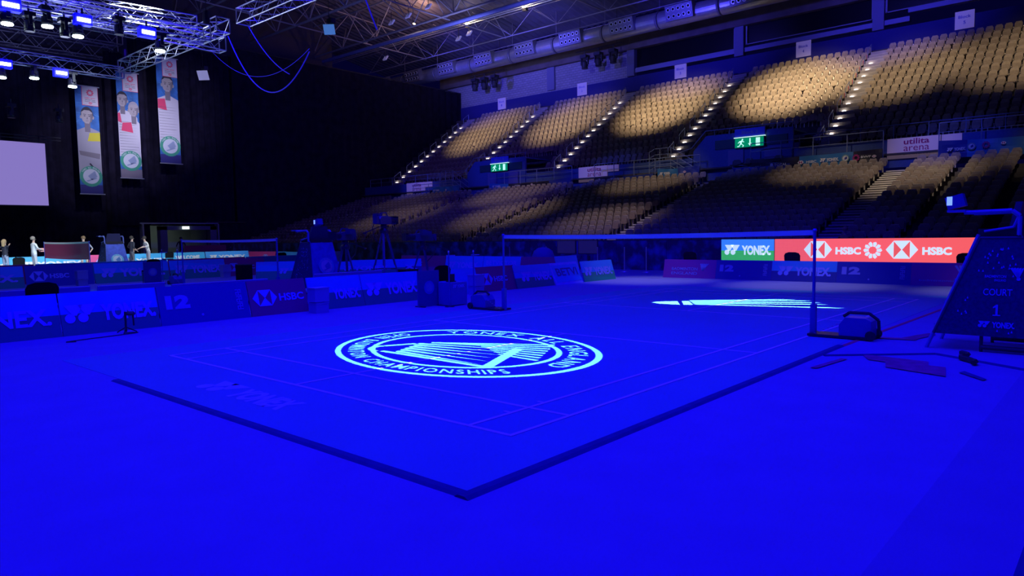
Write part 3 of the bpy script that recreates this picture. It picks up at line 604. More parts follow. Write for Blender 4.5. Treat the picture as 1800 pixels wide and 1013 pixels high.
# ------------------------------------------------------------------ umpire chairs
def umpire(loc, lab, side_print):
    t = thing('umpire_chair', loc, lab, 'umpire chair', 'umpire chairs beside the nets'); ox, oy, _ = loc
    V = lambda x, y, z: (ox+x, oy+y, z)
    MC = mat('navy_speckled_cover', (0.02, 0.025, 0.13), 0.55, noise=0.35, nscale=30)
    MT = mat('cover_trim', (0.02, 0.02, 0.12), 0.5)
    # leg frame
    for sx in (-1, 1):
        for y0, y1 in ((0.58, 0.06), (-0.72, -0.36)):
            q = MB(); q.tube(V(sx*0.46, y0, 0.0), V(sx*0.32, y1, 1.46), 0.024, 8); q.build('leg', M_BLUESTEEL, t)
        q = MB(); q.tube(V(sx*0.46, -0.02, 0.0), V(sx*0.45, -0.02, 0.32), 0.02, 8); q.tube(V(sx*0.46, -0.02, 0.06), V(sx*0.46, -1.2, 0.05), 0.03, 8); q.build('base_rail', M_DARKM, t)
    for k in range(4):
        z = 0.3+0.29*k; y = 0.58-0.355*z; q = MB(); q.box(V(0, y, z), (0.78-0.19*z, 0.09, 0.03)); q.build('rung', M_BLUESTEEL, t)
    # covers: two sides and a back
    zb, zt = 0.20, 1.42; left_cover = None
    for sx in (-1, 1):
        b = [V(sx*0.475, 0.50, zb), V(sx*0.475, -0.70, zb), V(sx*0.345, -0.40, zt), V(sx*0.345, 0.04, zt)]
        q = MB(); o = sx*0.012; q.hexa(b, [(x+o, y, z) for x, y, z in b]); sc_ = q.build('side_cover', MC, t); left_cover = left_cover if sx > 0 else sc_
        q = MB(); q.tube(V(sx*0.485, 0.50, zb), V(sx*0.355, 0.04, zt), 0.018, 6); q.tube(V(sx*0.355, 0.04, zt), V(sx*0.355, -0.40, zt), 0.016, 6); q.build('piping', MT, sc_)
    b = [V(-0.475, -0.72, zb), V(0.475, -0.72, zb), V(0.345, -0.42, zt), V(-0.345, -0.42, zt)]
    q = MB(); q.hexa(b, [(x, y-0.012, z) for x, y, z in b]); bk_ = q.build('back_cover', mat('blue_back_cover', (0.06, 0.10, 0.50), 0.5, noise=0.2, nscale=10), t)
    # print on the side facing the camera (outer face of -x side)
    up_ = Vector((0.13, 0, zt-zb)).normalized(); o = Vector(V(-0.475-0.018, 0, zb)); ux = Vector((0, -1, 0)); fn = ux.cross(up_)
    def at(y, z): return o+Vector((0, y, 0))+up_*(z-zb)+fn*0.002
    q = MB(); ML = mat('pale_blue_print', (0.2, 0.25, 0.9), 0.5)
    if side_print:
        text_mb(q, 'BADMINTON', at(-0.03, 0.93), ux, up_, 0.22, 0.035, ML, 0.02); text_mb(q, 'ENGLAND', at(-0.13, 0.885), ux, up_, 0.12, 0.03, ML, 0.02)
        for k in range(5): flat(q, [(0, 0), (0.02, 0), (-0.05+0.03*k, 0.13), (-0.075+0.03*k, 0.12)], at(-0.36, 0.93), ux, up_, ML)
        flat(q, disc(0, 0, 0.022, 10), at(-0.375, 0.92), ux, up_, ML)
        text_mb(q, 'COURT', at(-0.02, 0.71), ux, up_, 0.30, 0.085, ML, 0.015); [flat(q, pl, at(-0.13, 0.46), ux, up_, ML) for pl in ([(0.028, 0.015), (0.052, 0.015), (0.052, 0.14), (0.034, 0.14), (0.028, 0.12)], [(0.0, 0.0), (0.08, 0.0), (0.08, 0.015), (0.0, 0.015)], [(0.0, 0.092), (0.028, 0.105), (0.034, 0.14), (0.0, 0.11)])]
        yon(q, at(0.02, 0.31), ux, up_, 0.38, 0.085, ML)
    for i in range(70):   # small shuttlecock sprinkles on the cover
        z = random.uniform(0.24, 1.3); y = random.uniform(-0.62+0.24*z, 0.42-0.36*z); s_ = 0.011
        if 0.28 < z < 0.95 and -0.45 < y < 0.06 and side_print: continue
        flat(q, [(-s_, -s_*1.3), (s_, -s_*1.3), (0, s_*1.6)], at(y, z), ux, up_, ML)
    q.build('lettering', None, left_cover, fixn=False)
    # emblem on the back
    bn = Vector((0, -(zt-zb), -0.30)).normalized(); bu = Vector((0, 0.30, zt-zb)).normalized()
    q = MB(); emblem(q, Vector(V(0, -0.60, 0.78))+Vector((0, -0.03, 0)), Vector((1, 0, 0)), bu, 0.24, mat('emblem_ring', (0.12, 0.45, 0.62), 0.5), mat('emblem_face', (0.55, 0.62, 0.68), 0.5), mat('emblem_mark', (0.10, 0.22, 0.5), 0.5), 'YONEX ALL ENGLAND')
    q.build('emblem', None, bk_, fixn=False)
    # seat, backrest, arms
    q = MB(); q.box(V(0, -0.18, 1.48), (0.66, 0.50, 0.10)); q.build('seat', M_DARK, t)
    q = MB(); q.hexa([V(-0.30, -0.24, 1.50), V(0.30, -0.24, 1.50), V(0.30, -0.32, 1.50), V(-0.30, -0.32, 1.50)], [V(-0.23, -0.30, 1.86), V(0.23, -0.30, 1.86), V(0.23, -0.37, 1.86), V(-0.23, -0.37, 1.86)]); q.build('backrest', mat('chair_back_pad', (0.03, 0.03, 0.10), 0.6), t)
    for sx in (-1, 1):
        q = MB(); q.path([V(sx*0.36, -0.36, 1.45), V(sx*0.36, -0.36, 1.68), V(sx*0.36, -0.28, 1.75), V(sx*0.36, 0.10, 1.74), V(sx*0.36, 0.22, 1.74)], 0.026, 8); q.path([V(sx*0.36, -0.36, 1.72), V(sx*0.36, -0.30, 1.55), V(sx*0.36, 0.0, 1.50)], 0.016, 6); q.build('armrest', M_BLUESTEEL, t)
    q = MB(); q.box(V(-0.30, 0.30, 1.76), (0.22, 0.20, 0.03)); q.build('writing_tray', M_BLUESTEEL, t)
    return t
UM1 = umpire((6.9, -2.12, 0), 'tall near umpire chair with navy cover reading COURT 1, right edge', '1')
UM2 = umpire((7.05, 13.55, 0), 'umpire chair with round emblem beside the middle court, left of cameras', None)
UM3 = umpire((7.1, 28.6, 0), 'farthest umpire chair with round emblem, lit, right of maroon net', None)
def tablet(loc, lab, glow):
    t = thing('tablet_box', loc, lab, 'tablet'); x, y, z = loc
    q = MB(); q.box((x, y, z+0.10), (0.16, 0.20, 0.16), rot=Matrix.Rotation(R(-15), 3, 'X')); q.build('housing', mat('blue_case', (0.06, 0.07, 0.4), 0.4), t)
    q = MB(); q.box((x-0.082, y+0.06, z+0.11), (0.006, 0.06, 0.11)); q.build('screen', mat('tablet_glow', (0.5, 0.7, 1.0), 0.3, emit=1.0, ecol=(0.25, 0.45, 1.0)), t)
tablet((6.60, -1.80, 1.78), 'small boxy tablet holder glowing on the near umpire chair arm', 1)
tablet((7.05, 13.25, 1.87), 'glowing box added for the white-lit top of the middle umpire chair', 1)  # box added to show the lit seat top as a glow

# ------------------------------------------------------------------ chairs, panels, boxes, poles beside each net (same kit for each court)
def chair(loc, rz, lab, m):
    t = thing('stacking_chair', loc, lab, 'chair', 'chairs around the courts'); x, y, z = loc
    q = MB(); q.box((x, y, 0.45), (0.46, 0.44, 0.05)); q.build('seat', m, t)
    q = MB(); q.prism([(-0.23, 0), (0.23, 0), (0.24, 0.26), (0.20, 0.33), (0.10, 0.36), (-0.10, 0.36), (-0.20, 0.33), (-0.24, 0.26)], (x, y-0.22, 0.52), (1, 0, 0), (0, -0.12, 1), (0, -0.04, 0)); q.build('backrest', m, t)
    for sx in (-1, 1):
        for sy in (-1, 1):
            q = MB(); q.tube((x+sx*0.21, y+sy*0.2, 0), (x+sx*0.2, y+sy*0.19, 0.44), 0.012, 6); q.build('leg', M_DARKM, t)
        q = MB(); q.tube((x+sx*0.2, y-0.2, 0.44), (x+sx*0.2, y-0.24, 0.6), 0.012, 6); q.build('back_post', M_DARKM, t)
    t.rotation_euler = (0, 0, rz); return t
CH = chair((-0.38, 10.35, 0), 0, 'black chair back rising above the nearest YONEX board', M_BLACK)
for i, (x, y, rz, lab) in enumerate(((7.0, 8.55, 0, 'black chair behind the dark emblem panel on the near court'), (6.55, 23.3, 0, 'black chair behind the emblem panel of the middle court'), (5.3, 35.0, 0, 'grey chair standing before the lit cyan boards at left'),
                  (18.4, 4.45, -1.57, 'dark chair back below the LED YONEX screen'), (18.5, 7.95, -1.57, 'dark chair back above the BADMINTON ENGLAND board'), (13.7, 39.0, 0, 'chair left of WELCOME board on the lit court'), (14.2, 27.6, 0, 'dark chair at the right end of the lit boards'), (18.4, -0.15, -1.57, 'dark chair back left of the near umpire chair'))):
    c = dup(CH, (x, y, 0), lab, None, rz); c['label'] = lab
def emb_panel(x, y, lab):
    t = thing('emblem_panel', (x, y, 0), lab, 'screen panel', 'dark emblem panels by the nets')
    q = MB(); q.box((x, y, 0.4), (0.60, 0.05, 0.78)); q.build('panel', B_DBLU, t)
    q = MB(); flat(q, disc(0, 0, 0.15, 24), (x, y-0.03, 0.42), (1, 0, 0), UZ, mat('emblem_blue', (0.10, 0.12, 0.6), 0.5)); flat(q, disc(0, 0, 0.10, 20), (x, y-0.034, 0.42), (1, 0, 0), UZ, M_BACK); q.build('emblem', None, t, fixn=False)
    for s_ in (-1, 1):
        q = MB(); q.box((x+s_*0.24, y, 0.01), (0.05, 0.3, 0.02)); q.build('foot', M_DARKM, t)
emb_panel(6.45, 8.15, 'dark square panel with round emblem behind the near net'); emb_panel(6.45, 22.9, 'small dark panel with round emblem at the middle court')
def boxes(x, y, lab):
    for k, (z, h, d) in enumerate(((0.0, 0.22, 0.30), (0.23, 0.30, 0.34))):
        t = thing('storage_box', (x, y, z), ('lower' if k == 0 else 'upper')+lab, 'box', 'stacked pale boxes in front of the boards')
        q = MB(); q.box((x, y, z+h/2-0.01), (d, 0.28, h-0.02)); q.build('body', M_BACK, t); q = MB(); q.box((x, y, z+h-0.015), (d+0.02, 0.30, 0.025)); q.build('lid', M_BACK, t)
boxes(4.28, 9.12, ' pale box of the stack at the left end of the near YONEX boards'); boxes(9.25, 9.42, ' pale box of the stack left of the left net post')
boxes(4.6, 24.3, ' pale box of the stack beside the far hexagon board'); boxes(9.8, 24.2, ' pale box of the stack left of the middle row black box')
for i, (x, y, lab) in enumerate(((6.62, 7.66, 'left thin marker pole with a bright tip behind the near net'), (7.18, 7.46, 'right thin marker pole with a bright tip behind the near net'), (6.6, 22.4, 'left thin pole beside the middle court emblem panel'), (7.1, 22.3, 'right thin pole beside the middle court emblem panel'))):
    t = thing('marker_pole', (x, y, 0), lab, 'pole'); q = MB(); q.tube((x, y, 0.02), (x, y, 1.18), 0.014, 8); q.build('pole', mat('blue_pole', (0.05, 0.06, 0.45), 0.4), t)
    q = MB(); q.lathe([(0.012, 1.18), (0.02, 1.20), (0.008, 1.23)], (x, y, 0), 8); q.build('tip', M_WPRINT, t); q = MB(); q.lathe([(0.11, 0.0), (0.10, 0.015), (0.02, 0.03)], (x, y, 0), 12); q.build('base', M_DARKM, t)
    q = MB(); q.box((x+0.06, y, 1.12), (0.26, 0.012, 0.02)); q.build('crossbar', M_BACK, t)
t = thing('shuttle_table', (6.95, 7.9, 0), 'small blue table with dark device and YONEX lettering between the marker poles', 'table')
q = MB(); q.box((6.95, 7.9, 0.27), (0.5, 0.4, 0.5)); q.build('body', mat('table_cloth_blue', (0.10, 0.12, 0.5), 0.7), t)
q = MB(); yon(q, (6.76, 7.695, 0.40), (1, 0, 0), UZ, 0.36, 0.08, M_WB); q.build('lettering', None, t, fixn=False)
t = thing('scoring_device', (6.9, 7.9, 0.53), 'dark small screen standing on the table between marker poles', 'device'); q = MB(); q.box((6.9, 7.88, 0.62), (0.15, 0.05, 0.16)); q.build('screen_case', M_DARK, t); q = MB(); q.box((6.9, 7.9, 0.535), (0.18, 0.14, 0.02)); q.build('base', M_DARK, t)
# black boxes
for (x, y, lab) in ((8.5, 20.2, 'black upright box between the hexagon board and the angled YONEX board'), (8.6, 11.4, 'dark low box under the left tripod camera')):
    t = thing('equipment_box', (x, y, 0), lab, 'box'); q = MB(); q.box((x, y, 0.32), (0.42, 0.4, 0.62)); q.build('body', M_BLACK, t); q = MB(); q.box((x, y, 0.645), (0.44, 0.42, 0.03)); q.build('lid', M_DARK, t)
# small floor light stand at the left
t = thing('floor_stand', (0.55, 9.15, 0), 'small dark stand with cable in front of the nearest YONEX board', 'stand')
q = MB(); q.tube((0.55, 9.15, 0.02), (0.55, 9.15, 0.36), 0.018, 8); q.build('pole', M_DARK, t)
q = MB(); q.lathe([(0.07, 0), (0.08, 0.03), (0.05, 0.06)], (0.62, 9.12, 0.30), 10); q.tube((0.66, 9.12, 0.3), (0.66, 9.1, 0.12), 0.014, 6); q.build('lamp_head', M_DARK, t)
for a_ in (0, 120, 240):
    q = MB(); q.tube((0.55, 9.15, 0.10), (0.55+0.17*math.cos(R(a_)), 9.15+0.17*math.sin(R(a_)), 0.01), 0.010, 6); q.build('leg', M_DARK, t)
def cable(name, pts, r, m, lab, cat='cable'):
    q = MB(); q.path(pts, r, 5); return tag(q.build(name, m), lab, cat)
cable('floor_cable', [(0.5+0.9*math.sin(i*0.4)*0.4-0.05*i, 9.1-0.03*i, 0.01) for i in range(16)], 0.008, M_DARK, 'thin cable lying on the floor by the small dark stand')
cable('floor_cable', [(6.0-0.1*i, -2.0-0.06*math.sin(i*1.3)-0.03*i, 0.035) for i in range(8)], 0.03, M_DARK, 'dark thick cable lying under the near umpire chair')

# ------------------------------------------------------------------ broadcast cameras
def tvcam(loc, rz, h, lab, spread=0.55):
    t = thing('television_camera', (0, 0, 0), lab, 'camera', 'television cameras on tripods'); MBk = mat('camera_body_dark', (0.05, 0.05, 0.16), 0.4)
    for k in range(3):
        a = R(90+120*k); c, s_ = math.cos(a), math.sin(a)
        q = MB(); q.tube((0.06*c, 0.06*s_, h-0.45), (spread*0.55*c, spread*0.55*s_, h*0.38), 0.022, 6); q.tube((0.09*c+0.03*s_, 0.09*s_-0.03*c, h-0.45), (spread*0.55*c+.03*s_, spread*0.55*s_-.03*c, h*0.38), 0.012, 6)
        q.tube((spread*0.55*c, spread*0.55*s_, h*0.40), (spread*c, spread*s_, 0.02), 0.018, 6); q.build('leg', mat('tripod_tube', (0.12, 0.12, 0.25), 0.4, metal=0.4), t)
        q = MB(); q.tube((0, 0, h*0.34), (spread*0.62*c, spread*0.62*s_, h*0.33), 0.012, 5); q.build('spreader', M_DARKM, t)
    q = MB(); q.lathe([(0.11, h-0.48), (0.12, h-0.40), (0.07, h-0.34), (0.09, h-0.30), (0.08, h-0.24)], (0, 0, 0), 12); q.build('fluid_head', M_DARKM, t)
    q = MB(); q.prism([(-0.28, 0), (0.22, 0), (0.26, 0.06), (0.24, 0.19), (0.05, 0.22), (-0.20, 0.20), (-0.30, 0.13)], (0, -0.09, h-0.24), (1, 0, 0), (0, 0, 1), (0, 0.18, 0)); q.build('body', MBk, t)
    q = MB(); q.lathe([(0.07, 0.22), (0.085, 0.28), (0.085, 0.44), (0.10, 0.46), (0.11, 0.55)], (0, 0, h-0.13), 14, None, 'X'); ln_ = q.build('lens', M_DARK, t)
    q = MB(); q.box((0.50, 0, h-0.03), (0.14, 0.18, 0.01)); q.box((0.56, 0, h-0.13), (0.02, 0.22, 0.20)); q.build('lens_hood', M_DARK, ln_)
    q = MB(); q.path([(-0.18, 0, h-0.04), (-0.14, 0, h+0.05), (0.14, 0, h+0.06), (0.20, 0, h-0.03)], 0.016, 6); q.build('carry_handle', MBk, t)
    q = MB(); q.box((0.02, 0.17, h-0.02), (0.20, 0.14, 0.13)); q.box((-0.12, 0.17, h-0.02), (0.10, 0.10, 0.09)); q.build('viewfinder', MBk, t)
    q = MB(); q.box((-0.36, 0, h-0.14), (0.12, 0.12, 0.18)); q.build('battery', MBk, t)
    q = MB(); q.tube((-0.05, 0.10, h-0.30), (-0.55, 0.22, h-0.46), 0.013, 6); q.lathe([(0.02, -0.62), (0.022, -0.52)], (0, 0.23, h-0.47), 8, None, 'X'); q.build('pan_bar', M_DARKM, t)
    q = MB(); q.path([(-0.3, 0.05, h-0.1), (-0.42, 0.08, h-0.35), (-0.3, 0.1, h-0.6), (-0.12, 0.03, h-0.8)], 0.012, 5); q.build('cable', M_DARK, t)
    t.location = loc; t.rotation_euler = (0, 0, rz); return t
tvcam((7.75, 11.3, 0), R(20), 2.12, 'tallest television camera on a spread tripod, centre of the three')
tvcam((6.95, 11.9, 0), R(200), 1.72, 'left television camera with its lens pointing left, beside the umpire chair', 0.4)
tvcam((8.9, 11.1, 0), R(170), 1.66, 'right television camera tilted above the dark emblem panel', 0.45)

# ------------------------------------------------------------------ people
def person(loc, rz, lab, shirt, trousers, hairc=M_HAIR, lean=0.0, arms=((0.30, 0.05, 0.9), (-0.28, 0.05, 0.9)), long_hair=False, h=1.74, shorts=False):
    t = thing('person', loc, lab, 'person', None); k = h/1.74
    vs = []; rs = []; es = []
    def v(x, y, z, r, par=None):
        ly = y+lean*max(0, z-0.95); vs.append((x*k, ly*k, (z-abs(lean)*0.12*max(0, z-0.95))*k)); rs.append(r*k)
        if par is not None: es.append((par, len(vs)-1))
        return len(vs)-1
    pel = v(0, 0, 0.97, 0.135); wai = v(0, 0, 1.12, 0.115, pel); che = v(0, 0.01, 1.34, 0.14, wai); nk = v(0, 0, 1.50, 0.055, che); jaw = v(0, 0.02, 1.58, 0.062, nk); hd = v(0, 0.01, 1.66, 0.088, jaw); v(0, 0, 1.72, 0.055, hd)
    for s_, (hx, hy, hz) in zip((1, -1), arms):
        sh_ = v(s_*0.19, 0, 1.42, 0.058, che); S0 = Vector((s_*0.19, 0, 1.42)); Hn = Vector((hx, hy, hz)); mid = (S0+Hn)/2; d = (Hn-S0); L = min(0.56, d.length); bend = math.sqrt(max(0, 0.29**2-(L/2)**2))
        el = v(mid.x+s_*bend*0.6, mid.y-bend*0.8, mid.z-bend*0.3, 0.042, sh_); wr = v(hx, hy, hz, 0.028, el)
        dd = (Hn-Vector((mid.x+s_*bend*0.6, mid.y-bend*0.8, mid.z-bend*0.3))).normalized()
        pm = v(*(Hn+dd*0.07), 0.030, wr)
        for f_ in range(4): 
            fo = (f_-1.5)*0.02; a1 = v(*(Hn+dd*0.12+Vector((0, fo, 0))), 0.010, pm); v(*(Hn+dd*(0.16-0.01*abs(f_-1.5))+Vector((-s_*0.015, fo, -0.01))), 0.009, a1)
        v(*(Hn+dd*0.08+Vector((-s_*0.035, 0.03, 0))), 0.010, wr)
    for s_ in (1, -1):
        hp = v(s_*0.09, 0, 0.90, 0.095, pel); kn = v(s_*0.11, 0.02, 0.50, 0.062, hp); an = v(s_*0.12, -0.02, 0.09, 0.042, kn); hl = v(s_*0.12, 0.03, 0.045, 0.04, an); v(s_*0.13, 0.15, 0.035, 0.035, hl)
    me = bpy.data.meshes.new('body'); me.from_pydata(vs, es, []); ob = bpy.data.objects.new('body', me); COL.objects.link(ob)
    sk = ob.modifiers.new('skin', 'SKIN'); ob.modifiers.new('sub', 'SUBSURF').levels = 1
    for i, d in enumerate(me.skin_vertices[0].data): d.radius = (rs[i], rs[i]*0.85); d.use_root = (i == 0)
    dg = bpy.context.evaluated_depsgraph_get(); m2 = bpy.data.meshes.new_from_object(ob.evaluated_get(dg)); bpy.data.objects.remove(ob)
    for m in (shirt, trousers, M_SKIN, M_DARK): m2.materials.append(m)
    for p in m2.polygons:
        x, y, z = p.center/k; wrist = [(Vector((x, y, z))-Vector((a[0], a[1]+lean*max(0, a[2]-.95), a[2]))).length < 0.17 for a in arms]
        p.material_index = 2 if (z > 1.48-abs(lean)*0.1 or any(wrist)) else 0 if z > 0.97 else 3 if z < 0.075 else (2 if shorts and z < 0.55 else 1); p.use_smooth = True
    o = bpy.data.objects.new('body', m2); COL.objects.link(o); o.parent = t
    q = MB(); hy = 0.0+lean*0.7-0.02; hz = 1.70-abs(lean)*0.09
    q.lathe([(0.092, -0.07), (0.103, 0.0), (0.09, 0.05), (0.05, 0.085), (0.01, 0.095)], (0, hy, hz), 12)
    if long_hair: q.lathe([(0.07, -0.28), (0.09, -0.1), (0.09, 0.02)], (0, hy-0.05, hz), 10)
    q.v = [(a*k, b*k, c*k) for a, b, c in q.v]; hp_ = q.build('hair', hairc, None); hp_.parent = t
    q = MB(); q.lathe([(0.014, 0), (0.006, 0.03)], (0, hy+0.115, 1.64-abs(lean)*0.08), 6, None, 'Y'); 
    q.v = [(a*k, b*k, c*k) for a, b, c in q.v]; n_ = q.build('nose', M_SKIN, None); n_.parent = t
    q = MB()
    for s_ in (-1, 1): q.box((s_*0.032, hy+0.108, 1.665-abs(lean)*0.08), (0.02, 0.008, 0.01))
    q.v = [(a*k, b*k, c*k) for a, b, c in q.v]; n_ = q.build('eyes', M_DARK, None); n_.parent = t
    t.rotation_euler = (0, 0, rz); return t
C_ = lambda n, c: mat(n, c, 0.8)
person((5.45, 37.6, 0), R(-60), 'person in a dark jacket with long light hair, hand at face, leftmost', C_('dark_jacket', (0.03, 0.03, 0.05)), C_('pale_jeans', (0.35, 0.4, 0.55)), C_('light_hair', (0.45, 0.3, 0.15)), 0.0, ((0.08, 0.20, 1.52), (-0.16, 0.12, 1.2)), True, 1.68)
person((6.55, 37.2, 0), R(-80), 'person in a white T-shirt carrying a small pink box', C_('white_tee', (0.7, 0.7, 0.7)), C_('pale_trousers', (0.5, 0.5, 0.55)), C_('grey_hair', (0.3, 0.25, 0.2)), 0.0, ((0.14, 0.36, 1.12), (-0.14, 0.36, 1.12)), False, 1.8)
person((8.8, 37.3, 0), R(150), 'person in grey shirt and patterned shorts behind the maroon net', C_('grey_tee', (0.45, 0.42, 0.5)), C_('patterned_shorts', (0.6, 0.55, 0.5)), C_('brown_hair', (0.2, 0.12, 0.06)), 0.05, ((0.20, 0.30, 1.22), (-0.30, 0.05, 1.0)), False, 1.8, True)
person((11.45, 38.2, 0), R(-80), 'person in a dark jacket and grey trousers facing the one in white', C_('dark_jacket', (0.03, 0.03, 0.05)), C_('grey_trousers', (0.10, 0.10, 0.12)), M_HAIR, 0.05, ((0.2, 0.15, 1.0), (-0.2, 0.22, 1.05)), False, 1.78)
person((12.25, 38.0, 0), R(90), 'person in a pale shirt leaning toward the one in the dark jacket', C_('pale_shirt', (0.65, 0.60, 0.58)), C_('grey_jeans', (0.30, 0.30, 0.36)), M_HAIR, 0.28, ((0.2, 0.35, 1.1), (-0.2, 0.35, 1.15)), False, 1.78)
person((19.3, 50.0, 0), R(170), 'dim dark-clothed person standing inside the lit doorway', C_('black_clothes', (0.01, 0.01, 0.012)), C_('black_clothes', (0.01, 0.01, 0.012)), M_HAIR)
person((23.0, 4.35, 0), R(90), 'person with light hair just showing above the long red LED screen', C_('yellow_top', (0.5, 0.42, 0.12)), C_('dark_jeans', (0.03, 0.03, 0.06)), C_('light_hair', (0.45, 0.3, 0.15)), 0, h=1.62)
person((9.9, -2.5, 0), R(80), 'person bending behind the near umpire chair, head and arm showing', C_('blue_sweater', (0.06, 0.06, 0.25)), C_('dark_jeans', (0.03, 0.03, 0.06)), C_('brown_hair', (0.2, 0.12, 0.06)), 0.30, ((0.1, 0.42, 1.15), (-0.2, 0.3, 1.0)), h=1.82)
t = thing('small_box', (6.93, 37.25, 1.1), 'pink box held by the person in the white T-shirt', 'box'); q = MB(); q.box((6.95, 37.27, 1.16), (0.26, 0.3, 0.16)); q.build('body', C_('pink_card', (0.8, 0.35, 0.35)), t)
q = MB(); q.box((6.95, 37.27, 1.25), (0.28, 0.32, 0.02)); q.build('lid', C_('pink_card', (0.8, 0.35, 0.35)), t)

# ------------------------------------------------------------------ stands: terraces, walls, stairs
SX, SZ, SD, SH = 26.05, 0.92, 0.816, 0.256       # lower tier: first counted row back, its floor height, row depth, rise
UX, UZ_, UD, UH = 41.30, 6.97, 0.80, 0.549       # upper tier
q = MB()
for j in range(-3, 15):
    z = SZ+SH*j; x = SX+SD*(j-1)+0.15
    q.box((x+SD/2, 21, z/2), (SD, 66, max(0.05, z)))
struct(q.build('floor_lower_terrace', M_CONC))
q = MB()
VOM = ((12.3, 18.3), (33.0, 39.0))
for i in range(-2, 14):
    z = UZ_+UH*i; x = UX+UD*(i-1)+0.35
    segs = [(-12, 54)] if i > 1 else [(-12, 12.3), (18.3, 33.0), (39.0, 54)]
    for a, b in segs: q.box((x+UD/2, (a+b)/2, z-0.4), (UD, b-a, 0.8))
struct(q.build('floor_upper_terrace', M_CONC))
q = MB(); q.box((40.0, 21, 5.55), (3.4, 66, 0.1)); struct(q.build('floor_walkway', M_CONC))
q = MB(); q.box((38.15, 21, 2.25), (1.1, 66, 4.5)); struct(q.build('floor_cross_aisle', M_CONC))
# fascia wall below the upper tier with openings at the vomitories
fa = MB()
for a, b in ((-12, 12.1), (18.4, 33.0), (39.1, 54)): fa.box((38.75, (a+b)/2, 5.6), (0.2, b-a, 1.5))
struct(fa.build('wall_fascia', M_FASC))
for n_, (a, b) in enumerate(VOM):
    w = sroot('wall_vomitory_%d' % (n_+1), (38.6, (a+b)/2, 4.8))
    q = MB(); q.prism([(a-0.4, 4.8), (b, 4.8), (b, 6.75), (b-0.9, 7.65), (a-0.4, 7.65)], (38.6, 0, 0), (0, 1, 0), UZ, (0.15, 0, 0)); q.build('front_panel', M_FASC, w)
    q = MB(); q.box((40.3, (a+b)/2-0.5, 7.62), (3.3, b-a-0.9, 0.08)); q.build('roof_panel', M_FASC, w)
    q = MB(); q.path([(38.5, a-0.6, 7.95), (38.5, b-0.9, 7.95), (38.5, b+0.1, 6.95), (38.5, b+1.0, 6.75)], 0.025, 6)
    for y in np.arange(a-0.5, b-0.8, 1.0): q.tube((38.5, y, 7.6), (38.5, y, 7.95), 0.02, 5)
    q.build('guard_rail', M_RAIL, w)
    for y in (a+3.8, a+0.6):
        q = MB(); q.box((38.57, y, 7.0), (0.06, 1.35, 0.55)); q.build('vent_panel', mat('teal_panel', (0.02, 0.09, 0.10), 0.6), w)
    q = MB(); q.box((38.56, a+3.1, 5.75), (0.06, 1.0, 1.7)); q.build('door_leaf', mat('lavender_door', (0.16, 0.15, 0.42), 0.6), w)
    q = MB(); q.box((38.56, a+0.8, 5.75), (0.06, 1.0, 1.7)); q.build('door_leaf', mat('lavender_door', (0.16, 0.15, 0.42), 0.6), w)
    yc = a+2.2
    t = thing('exit_sign', (38.5, yc, 6.75), 'lit green emergency exit sign with running figure over the %s doorway' % ('right' if n_ == 0 else 'left'), 'exit sign')
    G = E('exit_green', (0.0, 0.24, 0.10), 1.0); WH = E('exit_white', (0.45, 0.85, 0.65), 1.2)
    q = MB(); q.box((38.47, yc, 6.97), (0.10, 1.9, 0.62)); q.build('housing', M_DARKM, t); q = MB(); q.box((38.47, yc, 7.30), (0.14, 1.95, 0.05)); q.build('top_lamp', E('exit_lamp', (0.5, 0.8, 0.7), 1.2), t)
    q = MB(); o = (38.41, yc+0.9, 6.69); flat(q, [(0, 0), (1.8, 0), (1.8, 0.56), (0, 0.56)], o, NY, UZ, G); o2 = (38.405, yc+0.9, 6.69)
    flat(q, disc(0.48, 0.47, 0.055, 10), o2, NY, UZ, WH)
    for pl in ([(0.30, 0.40), (0.46, 0.42), (0.44, 0.22), (0.34, 0.22)], [(0.34, 0.24), (0.42, 0.24), (0.28, 0.05), (0.15, 0.05), (0.15, 0.10), (0.25, 0.10)], [(0.38, 0.22), (0.45, 0.22), (0.58, 0.12), (0.52, 0.02), (0.47, 0.04), (0.51, 0.12)],
               [(0.40, 0.38), (0.58, 0.30), (0.60, 0.34), (0.44, 0.43)], [(0.30, 0.40), (0.18, 0.28), (0.21, 0.25), (0.34, 0.35)], [(0.92, 0.52), (1.0, 0.52), (1.0, 0.22), (1.08, 0.22), (0.96, 0.06), (0.84, 0.22), (0.92, 0.22)], [(1.32, 0.04), (1.58, 0.04), (1.58, 0.52), (1.32, 0.52)]):
        flat(q, pl, o2, NY, UZ, WH)
    q.build('pictogram', None, t, fixn=False)
    t = thing('block_sign', (38.5, yc, 7.4), 'blue Block %d sign above the %s green exit sign' % (3-n_, 'right' if n_ == 0 else 'left'), 'sign')
    q = MB(); q.box((38.5, yc, 7.60), (0.06, 1.9, 0.46)); q.build('plate', mat('bright_blue_sign', (0.06, 0.08, 0.75), 0.5), t); q = MB(); text_mb(q, 'Block %d' % (3-n_), (38.46, yc+0.5, 7.50), NY, UZ, 1.0, 0.2, M_BACK, 0.02); q.build('lettering', None, t, fixn=False)
